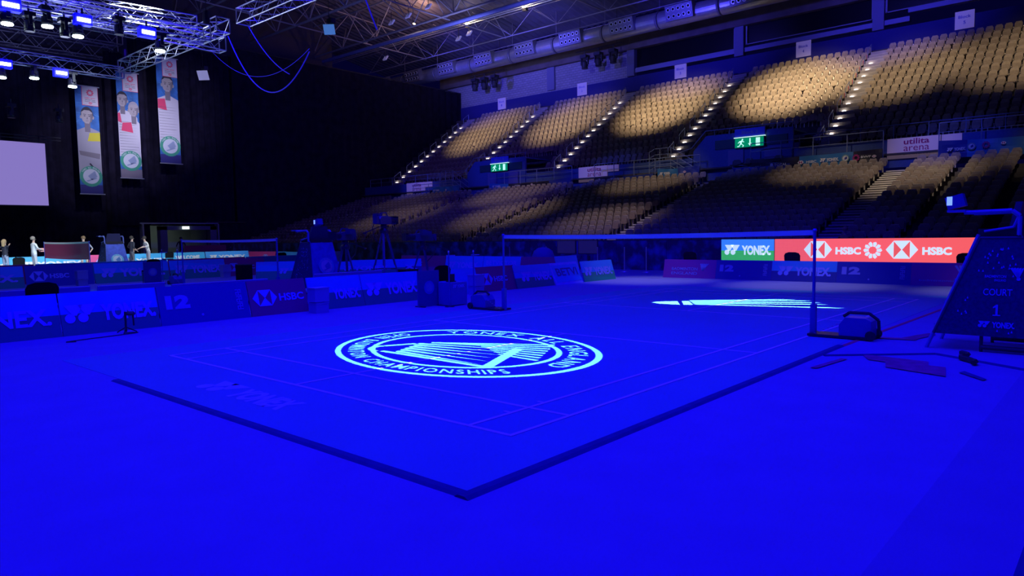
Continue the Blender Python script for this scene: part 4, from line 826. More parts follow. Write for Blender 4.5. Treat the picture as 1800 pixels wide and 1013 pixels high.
# big fascia signs
for i, (y, z, w_) in enumerate(((5.6, 5.92, 1.36), (26.2, 5.92, 1.36), (45.6, 5.92, 1.36))):
    t = thing('arena_sign', (38.6, y, 5.4), ['large pink and white sign reading utilita arena BIRMINGHAM, above the lit stairs at right', 'white utilita arena sign half hidden by a rail, centre of stand', 'blue-lit utilita arena sign at the left end of the stand'][i], 'sign')
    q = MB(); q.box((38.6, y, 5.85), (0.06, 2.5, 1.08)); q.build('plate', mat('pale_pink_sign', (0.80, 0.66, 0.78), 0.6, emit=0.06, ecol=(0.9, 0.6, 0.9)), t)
    q = MB(); MG = mat('magenta_print', (0.55, 0.02, 0.20), 0.6)
    text_mb(q, 'utilita', (38.565, y+0.45, 6.03), NY, UZ, 1.2, 0.30, MG, 0.02); text_mb(q, 'arena', (38.565, y+0.45, 5.68), NY, UZ, 1.2, 0.24, MG, 0.0); text_mb(q, 'BIRMINGHAM', (38.565, y+0.45, 5.48), NY, UZ, 1.25, 0.10, mat('violet_print', (0.2, 0.03, 0.15), 0.6), 0.0); q.build('lettering', None, t, fixn=False)
    if i < 3:
        q = MB(); q.box((38.6, y-1.75, 6.15), (0.06, 0.9, 0.45)); q.build('side_plate', mat('pale_pink_sign', (0.80, 0.66, 0.78), 0.6), t)
# end wall
q = MB(); q.box((52.15, 21, 13.8), (0.3, 70, 3.6)); struct(q.build('wall_band', M_BAND))
q = MB(); q.box((52.2, 43.5, 18.2), (0.3, 25, 5.2)); struct(q.build('wall_end', M_BRICK))
q = MB(); q.box((52.15, 20, 16.05), (0.5, 22.2, 0.34)); q.box((52.15, 2, 16.6), (0.5, 14, 0.3)); struct(q.build('trim_6', mat('window_surround_paint', (0.30, 0.30, 0.5), 0.7)))
for i, (a, b, z0) in enumerate(((21.6, 30.9, 16.25), (11.3, 20.6, 16.45), (-8, 10.4, 16.75))):
    w = sroot('window_%d' % (i+1), (52.2, (a+b)/2, 18)); q = MB(); q.box((52.25, (a+b)/2, (z0+20)/2), (0.1, b-a, 20-z0)); q.build('pane', M_GLASS, w)
    q = MB()
    for y in (a, b): q.box((52.1, y, (z0+20)/2), (0.18, 0.12, 20-z0))
    q.box((52.1, (a+b)/2, z0+0.03), (0.18, b-a, 0.07)); q.build('frame', mat('window_frame_grey', (0.32, 0.32, 0.42), 0.6), w)
for y in (31.2, 21.1, 10.85): q = MB(); q.box((51.95, y, 17.9), (0.5, 0.75, 4.6)); struct(q.build('pilaster', mat('pilaster_paint', (0.22, 0.22, 0.36), 0.8)))
q = MB(); q.box((51.9, 40.4, 17.3), (0.2, 0.9, 3.2)); struct(q.build('pilaster', mat('pilaster_paint', (0.22, 0.22, 0.36), 0.8)))
q = MB(); q.box((51.8, 21, 18.6), (0.5, 70, 1.4)); struct(q.build('beam', mat('brown_concrete_beam', (0.16, 0.13, 0.12), 0.9, noise=0.2, nscale=1)))
names = ['Block 5', 'Block 1', 'Block 2', 'Block 3', 'Block 4']
for i, (y, nm) in enumerate(((5.64, 'Block\n5'), (16.07, 'Block\n4'), (26.36, 'Block\n3'), (36.69, 'Block\n2'), (47.01, 'Block\n1'))):
    t = thing('block_sign', (51.95, y, 15.3), ['rightmost', 'second', 'third', 'fourth', 'fifth and smallest'][i]+' square white block sign from the right on the dark blue band', 'sign', 'white block signs along the wall band')
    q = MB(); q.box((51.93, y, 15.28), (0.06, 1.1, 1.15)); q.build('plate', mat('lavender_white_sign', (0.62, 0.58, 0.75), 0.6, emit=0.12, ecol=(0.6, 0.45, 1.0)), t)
    q = MB(); a_, b_ = nm.split('\n'); text_mb(q, a_, (51.89, y+0.36, 15.38), NY, UZ, 0.72, 0.2, M_LETT, 0.02); text_mb(q, b_, (51.89, y+0.07, 15.0), NY, UZ, 0.14, 0.22, M_LETT, 0.02); q.build('lettering', None, t, fixn=False)

# stairs
LST = [-5.1+0.0, 5.2, 15.5, 25.8, 36.1, 46.4]      # right edges of the lower stairs, each 1.3 wide
for n_, y0 in enumerate(LST[1:]):
    s_ = sroot('stairs_lower_%d' % (n_+1), (30, y0+0.65, 2))
    for j in range(-3, 15):
        for h_ in (0, 1):
            z = SZ+SH*(j+0.5*h_)-SH*0.5; x = SX+SD*(j-1)+0.15+SD*0.5*h_-SD*0.25
            q = MB(); q.box((x+SD*0.3, y0+0.65, z-0.03), (SD*0.6, 1.3, 0.18), M_STEP); q.box((x+0.03, y0+0.65, z+0.055), (0.12, 1.3, 0.05), M_NOSE); q.build('step', None, s_)
AY = [10.62, 20.77, 30.78, 40.66, 50.52]
lamp0 = None
AN = ['the widest-lit right aisle', 'the second aisle from the right', 'the third aisle from the right', 'the fourth aisle from the right', 'the leftmost aisle']
OR = ['first', 'second', 'third', 'fourth', 'fifth', 'sixth', 'seventh', 'eighth', 'ninth', 'tenth', 'eleventh', 'twelfth', 'thirteenth', 'fourteenth', 'fifteenth', 'sixteenth', 'seventeenth', 'eighteenth', 'nineteenth', 'twentieth']
for n_, y in enumerate(AY):
    s_ = sroot('stairs_upper_%d' % (n_+1), (46, y, 10))
    for i in range(-1, 13):
        for h_ in (0, 1):
            z = UZ_+UH*(i+0.5*h_); x = UX+UD*(i-1)+0.35+UD*0.5*h_-0.3
            q = MB(); q.box((x+0.2, y-0.25, z-0.1), (0.42, 1.2, 0.22), M_STEP); q.box((x+0.02, y-0.25, z+0.015), (0.06, 1.2, 0.02), M_NOSE); q.build('step', None, s_)
    for i in range(-1, 12, 2):
        z = UZ_+UH*i; x = UX+UD*i; q = MB(); q.path([(x, y+0.42, z), (x, y+0.42, z+0.95), (x+UD, y+0.42, z+0.95+UH), (x+UD, y+0.42, z+UH)], 0.022, 5); q.build('handrail', M_RAIL, s_)
    for i in range(-1 if n_ else 0, 11):
        x = UX+UD*i-0.02; z = UZ_+0.347+UH*i
        lab = 'bright round step light, %s from the bottom of %s' % (OR[i+1 if n_ else i], AN[n_])
        if lamp0 is None:
            lamp0 = thing('step_light', (0, 0, 0), lab, 'step light', 'step lights up the aisles')
            q = MB(); q.lathe([(0.09, -0.03), (0.13, 0.0), (0.10, 0.04)], (0, 0, 0), 12); q.build('lens', M_STEPL, lamp0); q = MB(); q.box((0.1, 0, -0.06), (0.2, 0.34, 0.05)); q.build('bracket', M_DARKM, lamp0)
            lamp0.location = (x, y, z)
        else: dup(lamp0, (x, y, z), lab)
# spotlit ends of the aisle rows: small red row markers
q = MB()
for i in range(0, 12): q.box((UX+UD*i+0.3, AY[0]+0.55, UZ_+UH*i+0.55), (0.1, 0.06, 0.28))
tag(q.build('row_markers', mat('red_row_marker', (0.7, 0.05, 0.08), 0.5)), 'small red row markers beside the brightest right aisle', 'row marker')['kind'] = 'stuff'

# ------------------------------------------------------------------ seats
def seat_parts(mb_, w=0.46, rnd=0.10, hb=0.44):
    pass
KM = {'u': (M_SEAT, M_SEATP), 'l': (M_SEATL, M_SEATLP)}
M_EDGEGLINT = mat('seat_edge_piping_glint', (0.72, 0.62, 0.50), 0.35)  # top piping kept pale to carry the glints of overhead spots
def seat_geo(kind, folded):
    back = MB(); pan = MB(); leg = MB()
    w = 0.208; hb = 0.46 if kind == 'u' else 0.40; z0 = 0.40
    prof = [(-w+0.05, 0), (w-0.05, 0), (w, 0.08), (w, hb-0.10), (w-0.06, hb), (-w+0.06, hb), (-w, hb-0.10), (-w, 0.08)]
    bm_ = KM[kind][0]; back.prism(prof, (0.0, 0, z0), (0, 1, 0), (0.18, 0, 1), (0.045, 0, 0.0), bm_)
    back.tube((0.18*hb-0.0, -w+0.06, z0+hb), (0.18*hb, w-0.06, z0+hb), 0.014, 5, M_EDGEGLINT)
    if folded:
        p2 = [(-w+0.06, 0), (w-0.06, 0), (w-0.02, 0.06), (w-0.03, 0.27), (w-0.08, 0.33), (-w+0.08, 0.33), (-w+0.03, 0.27), (-w+0.02, 0.06)]
        pan.prism(p2, (-0.10, 0, z0-0.04), (0, 1, 0), (0.14, 0, 1), (0.06, 0, 0))
    else:
        pan.box((-0.20, 0, z0+0.02), (0.42, 0.42, 0.07))
    leg.box((0.02, 0, 0.20), (0.06, 0.06, 0.40)); leg.box((-0.02, 0.235, z0+0.10), (0.22, 0.025, 0.05)); leg.box((0.02, 0.235, 0.25), (0.05, 0.025, 0.5))
    return back, pan, leg
seats = []     # (x, y, z, kind, label)
def side_words(b, yc, right_edge, left_edge, right_name, left_name, pitch=0.5):
    nr = int(round((yc-right_edge)/pitch)); nl = int(round((left_edge-yc)/pitch))
    return nr, nl
random.seed(11)
LB = [('l', -9.0, 5.2, 'arena sign stairs'), ('l', 6.5, 15.5, 'arena sign stairs'), ('l', 16.8, 25.8, 'green exit stairs'), ('l', 27.1, 36.1, 'centre sign stairs'), ('l', 37.4, 46.4, 'left exit stairs'), ('l', 47.7, 52.6, 'leftmost stairs')]
for bi, (k, a, b, st) in enumerate(LB):
    n = int((b-a)/0.5)
    for j in range(-2, 15):
        xr = SX+SD*j-0.08; z = SZ+SH*j
        for s_ in range(n):
            if bi == 0:   # counted from the stair edge leftward in the world, i.e. rightward in the photo, with gangways after every four seats
                y = b-0.25-0.5*s_-0.5*(s_//4); 
                if y < -2.2: continue
                lab = 'tip-up seat, %s row below banners, %s seat right of the %s' % (OR[14-j], OR[s_], st) if s_ < 20 else ''
            else:
                y = a+0.25+0.5*s_
                lab = 'tip-up seat, %s row below banners, %s seat left of the %s' % (OR[14-j], OR[s_], st)
            seats.append((xr, y, z, 'l', lab, random.random() < 0.06))
UB = [(-0.5, 10.0, 'the widest-lit right aisle', -1), (11.1, 20.0, 'that aisle', 1), (21.3, 30.0, '', 1), (31.3, 39.9, '', 1), (41.2, 49.8, '', 1)]
for bi, (a, b, st, _) in enumerate(UB):
    n = int((b-a)/0.51)
    for i in range(-1, 13):
        xr = UX+UD*i+0.28; z = UZ_+UH*i
        for s_ in range(n):
            y = b-0.25-0.51*s_ if bi == 0 else a+0.25+0.51*s_
            if i <= 1 and any(p-0.9 < y < r_+0.6 for p, r_ in VOM): continue
            seats.append((xr, y, z, 'u', '', random.random() < 0.05))
camv = np.array(CAM)
order = sorted(range(len(seats)), key=lambda n: (seats[n][3] != 'l', (seats[n][0]-CAM.x)**2+(seats[n][1]-CAM.y)**2+(seats[n][2]-CAM.z)**2))
order = [n for n in order if seats[n][3] == 'l' and seats[n][4] and seats[n][1] > 0.35*(seats[n][0]-20)*0-0.2 and seats[n][2] > 0.9][:300]
single = set(order)
meshes = {}
for kd in 'ul':
    for fo in (True, False):
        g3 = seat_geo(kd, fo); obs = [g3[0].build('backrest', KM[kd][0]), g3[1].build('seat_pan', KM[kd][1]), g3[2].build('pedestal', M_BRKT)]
        meshes[(kd, fo)] = [o.data for o in obs]
        for o in obs: bpy.data.objects.remove(o)
for n in order:
    x, y, z, kd, lab, down = seats[n]
    lab = ('lowered ' if down else 'brown ')+lab
    e = bpy.data.objects.new('tip_up_seat', None); COL.objects.link(e); e.location = (x, y, z); e['label'] = lab; e['category'] = 'seat'; e['group'] = 'tip-up seats of the lower stand'
    for nm, me in zip(('backrest', 'seat_pan', 'pedestal'), meshes[(kd, not down)]):
        o = bpy.data.objects.new(nm, me); COL.objects.link(o); o.parent = e
def mass(name, ids, mats_, lab):
    vs = []; fs = []; mi = []; off = 0
    for n in ids:
        x, y, z, kd, _, down = seats[n]
        for mk, me in enumerate(meshes[(kd, not down)]):
            nv = len(me.vertices); co = np.empty(nv*3); me.vertices.foreach_get('co', co); co = co.reshape(-1, 3)+np.array([x, y, z]); vs.append(co)
            for p in me.polygons: fs.append(tuple(i+off for i in p.vertices)); mi.append(3 if (mk == 0 and p.material_index == 1) else mk)
            off += nv
    me = bpy.data.meshes.new(name); me.from_pydata(np.concatenate(vs).tolist(), [], fs)
    for m in mats_: me.materials.append(m)
    me.polygons.foreach_set('material_index', mi); me.update()
    o = bpy.data.objects.new(name, me); COL.objects.link(o); o['kind'] = 'stuff'; return tag(o, lab, 'seats')
mass('seating', [n for n in range(len(seats)) if seats[n][3] == 'u'], (M_SEAT, M_SEATP, M_BRKT, M_EDGEGLINT), 'rows of tan tip-up seats filling the upper stand')
mass('seating', [n for n in range(len(seats)) if seats[n][3] == 'l' and n not in single], (M_SEATL, M_SEATLP, M_BRKT, M_EDGEGLINT), 'rows of brown tip-up seats in the rest of the lower stand')

# ------------------------------------------------------------------ rails and sponsor cloths on the cross aisle
def rail(y0, y1, x, z0, h, lab, n=None):
    t = thing('guard_rail', (x, (y0+y1)/2, z0), lab, 'railing', 'guard rails of the stand')
    q = MB(); q.tube((x, y0, z0+h), (x, y1, z0+h), 0.028, 6); q.build('top_rail', M_RAIL, t); q = MB(); q.tube((x, y0, z0+h*0.5), (x, y1, z0+h*0.5), 0.016, 5); q.build('mid_rail', M_RAIL, t)
    n = n or max(2, int(abs(y1-y0)/1.6)+1)
    for i in range(n): q = MB(); y = y0+(y1-y0)*i/(n-1); q.tube((x, y, 4.5 if x < 38.4 else z0-0.1), (x, y, z0+h), 0.026, 6); q.build('post', M_RAIL, t)
RX = 37.96
rail(14.2, 6.9, RX, 5.85, 0.95, 'rail left of the pink arena sign'); rail(4.3, -3, RX, 5.95, 0.95, 'rail right of the pink arena sign')
rail(35.9, 27.6, RX, 5.7, 0.8, 'rail left of the centre arena sign'); rail(25.6, 17.5, RX, 5.6, 0.85, 'rail between the centre arena sign and the right doorway')
rail(52.4, 39.2, 38.75, 6.35, 0.7, 'rail along the left end of the stand front'); rail(45.2, 39.2, RX, 5.5, 0.6, 'low rail carrying the banners at the left end'); rail(11.9, 0, 39.6, 5.7, 1.55, 'higher rail above the sponsor banner at the right'); rail(15.3, 11.8, 37.9, 5.3, 0.25, 'low rail below the right doorway')
for i, y in enumerate((19.6, 40.2)):
    t = thing('stair_cage', (38.0, y, 4.5), 'railed access steps left of the %s doorway' % ('right' if i == 0 else 'left'), 'stair rail')
    for z in (5.9, 6.3, 6.7, 7.1):
        q = MB(); q.path([(38.0, y+1.6, z-0.2), (38.0, y+1.2, z), (38.0, y, z)], 0.02, 5); q.path([(38.0, y, z), (38.0, y-1.9, z-1.15)], 0.02, 5); q.build('rail_bar', M_RAIL, t)
    for yy_ in (y+1.6, y+0.8, y): q = MB(); q.tube((38.0, yy_, 4.5), (38.0, yy_, 7.1 if yy_ < y+1.5 else 6.9), 0.022, 5); q.build('post', M_RAIL, t)
def cloth(y0, y1, z0, z1, x, secs, lab, sag=0.06):
    t = thing('sponsor_banner', (x, (y0+y1)/2, z0), lab, 'banner', 'sponsor banners tied to the rails'); n = 40; q = MB(); L = y0-y1
    ms = [mat('banner_%d_%s' % (i, c[0]), c[1], 0.45) for i, c in enumerate(secs)]
    for i in range(n):
        for k in range(4):
            def pt(a, b):
                u = a/n; wv = 0.05*math.sin(u*23)*(0.3+0.7*math.sin(b*1.3+u*5)); s2 = sag*math.sin(u*math.pi)
                return (x-0.03+wv*0.8, y0-L*u, z0+(z1-z0)*b/4-s2)
            q.add([pt(i, k), pt(i+1, k), pt(i+1, k+1), pt(i, k+1)], [(0, 1, 2, 3)], ms[min(len(ms)-1, i*len(ms)//n)])
    q.build('cloth', None, t, smooth=True); return t
DK = ('dark', (0.02, 0.015, 0.04)); BL = ('blue', (0.04, 0.20, 0.50)); NV = ('navy', (0.03, 0.05, 0.30))
c1 = cloth(14.2, 6.9, 5.05, 5.85, 37.9, [DK, DK, BL, BL, DK], 'long sponsor banner reading TOTAL, HSBC and YONEX left of the pink sign')
def cl_text(t, items, x=37.78):
    q = MB()
    for s_, y, z, w_, h_, m in items:
        if s_ == '#hex': hexmark(q, (x, y, z), NY, UZ, h_, M_WPRINT, B_RED_DIM)
        elif s_ == '#pin': pinwheel(q, (x, y, z), NY, UZ, h_, B_RED_DIM)
        elif s_ == '#emb': emblem(q, (x, y, z), NY, UZ, h_, mat('emb_grey', (0.2, 0.35, 0.35), 0.5), M_WPRINT, B_DBLU)
        elif s_ == '#disc': flat(q, disc(0, 0, h_, 14), (x, y, z), NY, UZ, M_WPRINT)
        elif s_ == '#yon': yon(q, (x, y, z), NY, UZ, w_, h_, M_WPRINT)
        else: text_mb(q, s_, (x, y, z), NY, UZ, w_, h_, m, 0.02)
    q.build('lettering', None, t, fixn=False)
cl_text(c1, [('#disc', 12.85, 5.42, 0, 0.10, None), ('TOTAL', 12.7, 5.34, 0.75, 0.15, M_WPRINT), ('#hex', 11.35, 5.33, 0, 0.22, None), ('HSBC', 10.85, 5.37, 0.55, 0.14, M_WPRINT), ('#yon', 10.1, 5.38, 1.0, 0.2, None), ('#emb', 8.75, 5.48, 0, 0.2, None), ('#pin', 8.2, 5.46, 0, 0.2, None), ('BWF', 7.95, 5.42, 0.5, 0.12, M_WPRINT), ('#hex', 7.4, 5.40, 0, 0.14, None)])
c2 = cloth(4.3, -2.0, 5.15, 6.0, 37.9, [NV, BL, BL, DK, DK], 'long creased sponsor banner reading YONEX and TOTAL right of the pink sign', 0.12)
cl_text(c2, [('#yon', 3.9, 5.42, 0.8, 0.18, None), ('#emb', 2.85, 5.58, 0, 0.18, None), ('#pin', 2.25, 5.6, 0, 0.18, None), ('#hex', 1.65, 5.56, 0, 0.14, None), ('#disc', 0.45, 5.66, 0, 0.09, None), ('TOTAL', 0.33, 5.6, 0.6, 0.13, M_WPRINT)])
c3 = cloth(20.5, 17.5, 5.1, 5.75, 37.9, [BL, NV], 'short blue sponsor banner below the railed steps, centre right'); cl_text(c3, [('#yon', 20.3, 5.35, 0.8, 0.16, None), ('#hex', 18.6, 5.35, 0, 0.14, None)])
c4 = cloth(42.6, 39.2, 5.1, 5.8, 37.9, [BL, BL], 'short blue sponsor banner left of the left doorway'); cl_text(c4, [('#yon', 42.4, 5.4, 0.8, 0.16, None), ('#disc', 40.8, 5.45, 0, 0.1, None)])
c5 = cloth(35.8, 27.6, 5.1, 5.7, 37.9, [BL, DK, DK, NV], 'long draped sponsor banner below the left exit sign', 0.2); cl_text(c5, [('#yon', 35.4, 5.35, 0.9, 0.16, None), ('TOTAL', 33.0, 5.3, 0.6, 0.12, M_WPRINT), ('#hex', 31.4, 5.3, 0, 0.14, None)])
c6 = cloth(15.3, 11.8, 5.0, 5.45, 37.85, [NV, NV], 'blue cloth stretched below the right doorway'); c7 = cloth(25.6, 20.8, 5.05, 5.5, 37.9, [DK, NV], 'dark sponsor banner right of the centre arena sign'); cl_text(c7, [('#hex', 25.2, 5.25, 0, 0.14, None), ('#yon', 24.2, 5.22, 0.8, 0.16, None)])
c8 = cloth(45.2, 42.9, 5.0, 5.5, 37.9, [DK, NV], 'dark banner below the leftmost arena sign'); cl_text(c8, [('#hex', 45.0, 5.2, 0, 0.14, None), ('#yon', 44.3, 5.2, 0.7, 0.14, None)])
for i, (y, z) in enumerate(((15.2, 5.65), (14.4, 5.68), (12.6, 5.72))):
    t = thing('stacking_chair', (38.3, y, 4.9), 'dark chair back in the right doorway, '+['left one', 'middle one', 'right one'][i], 'chair', 'chairs in the right doorway')
    q = MB(); q.prism([(-0.26, 0), (0.26, 0), (0.26, 0.2), (0.16, 0.3), (-0.16, 0.3), (-0.26, 0.2)], (38.2, y, z), (0, 1, 0), (0.1, 0, 1), (0.04, 0, 0)); q.build('backrest', M_DARK, t); q = MB(); q.box((38.0, y, z-0.05), (0.42, 0.5, 0.06)); q.build('seat', M_DARK, t); q = MB(); q.box((38.0, y, z-0.4), (0.06, 0.06, 0.7)); q.build('leg', M_DARKM, t)

# ------------------------------------------------------------------ roof, duct, trusses
q = MB()
def rz_(x): return 20.9+(52.2-x)*0.18 if x > 24 else 20.9+28.2*0.18+(24-x)*0.02
ys = np.arange(-14, 66, 0.35)
for i, y in enumerate(ys):
    d = 0.09 if i % 2 else 0.0; d2 = 0.0 if i % 2 else 0.09
    for xa, xb in ((52.2, 24.0), (24.0, -18.0)):
        q.add([(xa, y, rz_(xa)+d), (xb, y, rz_(xb)+d), (xb, y+0.35, rz_(xb)+d2), (xa, y+0.35, rz_(xa)+d2)], [(0, 1, 2, 3)])
struct(q.build('ceiling', M_DECK, fixn=False))
t = thing('air_duct', (48, 35, 18.62), 'long round silver air duct running high above the stand', 'air duct')
for i, y0 in enumerate(np.arange(-0.2, 62, 5.27)):
    q = MB(); q.lathe([(0.66, y0+0.06), (0.69, y0+0.12), (0.69, y0+5.08), (0.66, y0+5.16)], (48, 0, 18.62), 28, None, 'Y'); q.build('duct_section', M_DUCT, t, smooth=False)
    q = MB(); q.lathe([(0.70, y0-0.05), (0.73, y0), (0.70, y0+0.12)], (48, 0, 18.62), 24, None, 'Y'); q.build('flange', M_NOZ, t)
    yb = y0+3.0; b = MB(); c = Vector((47.25, yb, 18.72)); rot = Matrix.Rotation(R(-14), 3, 'Y'); b.box(c, (0.6, 2.3, 1.15), rot=rot); bo = b.build('nozzle_box', M_NOZ, t)
    for a_ in range(5):
        for k_ in range(2):
            n_ = MB(); p = c+rot@Vector((-0.30, (a_-2)*0.43, (k_-0.5)*0.52)); d_ = rot@Vector((-0.07, 0, 0)); n_.tube(p, p+d_, 0.17, 10, M_ALU, 0.15); n_.tube(p+d_*1.02, p+d_*1.08, 0.10, 10, M_BLACK); n_.build('nozzle', None, bo)
    h_ = MB(); h_.tube((48, y0, 19.5), (48, y0, rz_(48)), 0.02, 5); h_.build('hanger', M_STEEL, t)
q = MB(); q.tube((46, -5, 19.05), (46, 60, 18.9), 0.03, 6); tag(q.build('roof_cable_rail', M_STEEL), 'thin steel line running just above the air duct', 'roof steel')
def truss_y(X, zb, zt, ya, yb, bay, lab, rc=0.10, mc=M_STEEL, width=0.0):
    t = thing('roof_truss', (X, (ya+yb)/2, zb), lab, 'roof truss', 'roof trusses above the hall')
    q = MB(); q.tube((X, ya, zb), (X, yb, zb), rc, 8); q.build('bottom_chord', mc, t); q = MB(); q.tube((X, ya, zt), (X, yb, zt), rc*0.8, 8); q.build('top_chord', M_STEEL, t)
    n = int((yb-ya)/bay)
    for i in range(n):
        y = ya+bay*i
        for (p0, p1) in (((X, y, zb), (X, y+bay/2, zt)), ((X, y+bay/2, zt), (X, y+bay, zb)), ((X, y, zb), (X-2.4, y+bay/2, zt+0.2)), ((X, y, zb), (X+2.4, y+bay/2, min(zt, rz_(X+2.4))-0.1))):
            q = MB(); q.tube(p0, p1, rc*0.42, 5); q.build('brace', M_STEEL, t)
truss_y(24, 20.3, 24.5, -2, 62, 5.2, 'roof truss over the middle of the hall, left of the hung speakers'); truss_y(31, 20.0, 23.6, -2, 62, 5.2, 'roof truss nearest the warm roof glow', 0.11)
truss_y(38.0, 19.9, 22.9, -2, 62, 5.2, 'roof truss carrying the thick blue pipe', 0.10)
truss_y(45.2, 19.5, 21.4, -2, 62, 5.2, 'low roof truss just inside the air duct', 0.05)
for i, y in enumerate((19, 30, 41, 52)):
    t = thing('cross_truss', (30, y, 20.2), ['rightmost', 'second', 'third', 'leftmost'][i]+' roof truss running toward the stand, counted from the right', 'roof truss', 'cross trusses above the hall')
    q = MB(); q.tube((8, y, 20.4), (46, y, 19.7), 0.06, 6); q.build('bottom_chord', M_STEEL, t); q = MB(); q.tube((8, y, 23.8), (46, y, 21.5), 0.05, 6); q.build('top_chord', M_STEEL, t)
    for k in range(10):
        x = 8+3.8*k; z0 = 20.4-0.07*k; z1 = 23.8-0.23*k-0.1; q = MB(); q.tube((x, y, z0), (x+1.9, y, z1), 0.035, 5); q.build('brace', M_STEEL, t); q = MB(); q.tube((x+1.9, y, z1), (x+3.8, y, z0), 0.035, 5); q.build('brace', M_STEEL, t)
q = MB(); q.tube((38.9, 2, 19.3), (38.9, 62, 19.6), 0.17, 10); tag(q.build('roof_pipe', M_BLUESTEEL), 'thick blue pipe running below the roof truss', 'pipe')
# catwalk ladder beam with warm lamps
t = thing('catwalk_beam', (44, 35, 21.1), 'slim ladder-like lighting beam with two warm glows under the roof', 'catwalk')
ZC = 20.9
for dx, dz in ((-0.2, 0), (0.2, 0), (-0.2, 0.35)): q = MB(); q.tube((43.0+dx, 5, ZC-0.2+dz), (43.0+dx, 66, ZC+dz), 0.05, 6); q.build('chord', M_ALU, t)
q = MB()
for y in np.arange(5, 66, 0.8): z = ZC-0.2+(y-5)/61*0.2; q.tube((42.8, y, z), (42.8, y+0.25, z+0.35), 0.02, 4)
o = q.build('rungs', M_ALU, t); o['kind'] = 'stuff'
for i, y in enumerate((42.9, 36.1)):
    tt = thing('warm_floodlight', (43, y, 20.6), ['left', 'right'][i]+' warm glowing floodlight on the ladder beam', 'floodlight'); q = MB(); q.box((43, y, 20.55), (0.3, 0.4, 0.25)); q.build('housing', M_DARKM, tt); q = MB(); q.box((42.9, y, 20.74), (0.2, 0.34, 0.04)); q.build('lens', M_WARML, tt)
    spot('beam_glow', (42.2, y, 20.2), (43, y, 21), (1, 0.72, 0.38), 130, 150, 1.0, 0.1)
tt = thing('warm_floodlight', (34.5, 39.5, 20.2), 'warm bare lamp glowing among the brown-lit roof steel', 'floodlight'); q = MB(); q.lathe([(0.05, -0.15), (0.15, -0.05), (0.15, 0.05), (0.05, 0.14)], (38.6, 45.3, 20.25), 10); q.build('lens', M_WARML, tt); q = MB(); q.box((38.6, 45.3, 20.5), (0.2, 0.2, 0.2)); q.build('housing', M_DARKM, tt)
spot('roof_sodium_lamp', (38.6, 45.3, 20.0), (38, 48, 23), (1, 0.5, 0.22), 500, 170, 1.0, 0.1)

# wall-mounted moving lights
def mover(loc, lab, group, m_lens, body=M_DARK, s=1.0):
    t = thing('stage_light', loc, lab, 'stage light', group); x, y, z = loc
    q = MB(); q.box((x, y, z+0.34*s), (0.34*s, 0.34*s, 0.14*s)); q.build('base', body, t)
    for d in (-1, 1): q = MB(); q.box((x, y+d*0.19*s, z+0.14*s), (0.10*s, 0.05*s, 0.34*s)); q.build('yoke_arm', body, t)
    q = MB(); q.lathe([(0.07*s, 0.16*s), (0.15*s, 0.08*s), (0.16*s, -0.10*s), (0.13*s, -0.18*s)], (x, y, z), 12); hd_ = q.build('head', body, t, smooth=False)
    q = MB(); q.lathe([(0.155*s, -0.17*s), (0.16*s, -0.20*s), (0.15*s, -0.22*s)], (x, y, z), 14); q.build('lens', m_lens, hd_)
    q = MB(); q.tube((x, y, z+0.4*s), (x, y, z+0.62*s), 0.03*s, 6); q.build('clamp', M_DARKM, t); return t
for i, (y, z) in enumerate(((49.0, 17.05), (47.65, 17.0), (46.2, 17.0), (34.98, 17.0), (33.47, 17.0), (31.9, 17.0))):
    mover((50, y, z), ['left', 'middle', 'right'][i % 3]+' dark stage light of the %s trio hung before the blue wall' % ('left' if i < 3 else 'right'), 'stage lights before the end wall', M_DARK, s=1.9)
for a, b, lab in ((50, 45, 'left'), (36, 31, 'right')): q = MB(); q.tube((50, a, 18.2), (50, b, 18.2), 0.04, 6); [q.tube((50, y, 18.2), (50, y, rz_(50)-0.1), 0.025, 5) for y in (a-0.5, b+0.5)]; tag(q.build('lighting_bar', M_DARKM), 'black bar carrying the %s trio of stage lights' % lab, 'lighting bar')

# aluminium box trusses of the lighting rigs
def box_truss(p0, p1, w, lab, bay=0.5, rc=0.024, rb=0.011, single=True, end_frames=True):
    p0 = Vector(p0); p1 = Vector(p1); d = (p1-p0); L = d.length; d.normalize(); sd = d.cross(Vector((0, 0, 1))).normalized(); u = Vector((0, 0, 1))
    t = thing('box_truss', (p0+p1)/2, lab, 'lighting truss', 'aluminium box trusses')
    cs = [sd*(-w/2), sd*(w/2), sd*(w/2)+u*w, sd*(-w/2)+u*w]
    for c in cs: q = MB(); q.tube(p0+c, p1+c, rc, 6); q.build('chord', M_ALU, t)
    n = int(L/bay); bay = L/n; mbk = MB()
    for i in range(n):
        for a in range(4):
            b = (a+1) % 4; A, B = (cs[a], cs[b]) if i % 2 == 0 else (cs[b], cs[a])
            q = MB() if single and a in (0, 1, 3) else mbk
            q.tube(p0+d*bay*i+A, p0+d*bay*(i+1)+B, rb, 4)
            if q is not mbk: q.build('brace', M_ALU, t)
    if end_frames:
        for e in (0, L): [mbk.tube(p0+d*e+cs[a], p0+d*e+cs[(a+1) % 4], rc, 5) for a in range(4)]
    mbk.build('lacing', M_ALU, t, 'stuff'); return t
box_truss((-2.0, 20.5, 8.12), (7.7, 20.5, 8.28), 0.50, 'main front box truss carrying the brightest lamps, top left')
box_truss((-1.0, 30.5, 8.78), (8.6, 30.5, 8.72), 0.46, 'lower box truss with small lamps above the banners, left edge')
box_truss((8.75, 30.6, 9.02), (8.75, 21.4, 9.0), 0.50, 'box truss running from the lower truss up to the corner, above the banners')
box_truss((9.1, 20.6, 9.15), (9.1, 12.5, 9.15), 0.52, 'box truss rising from the corner toward the top centre', single=True)
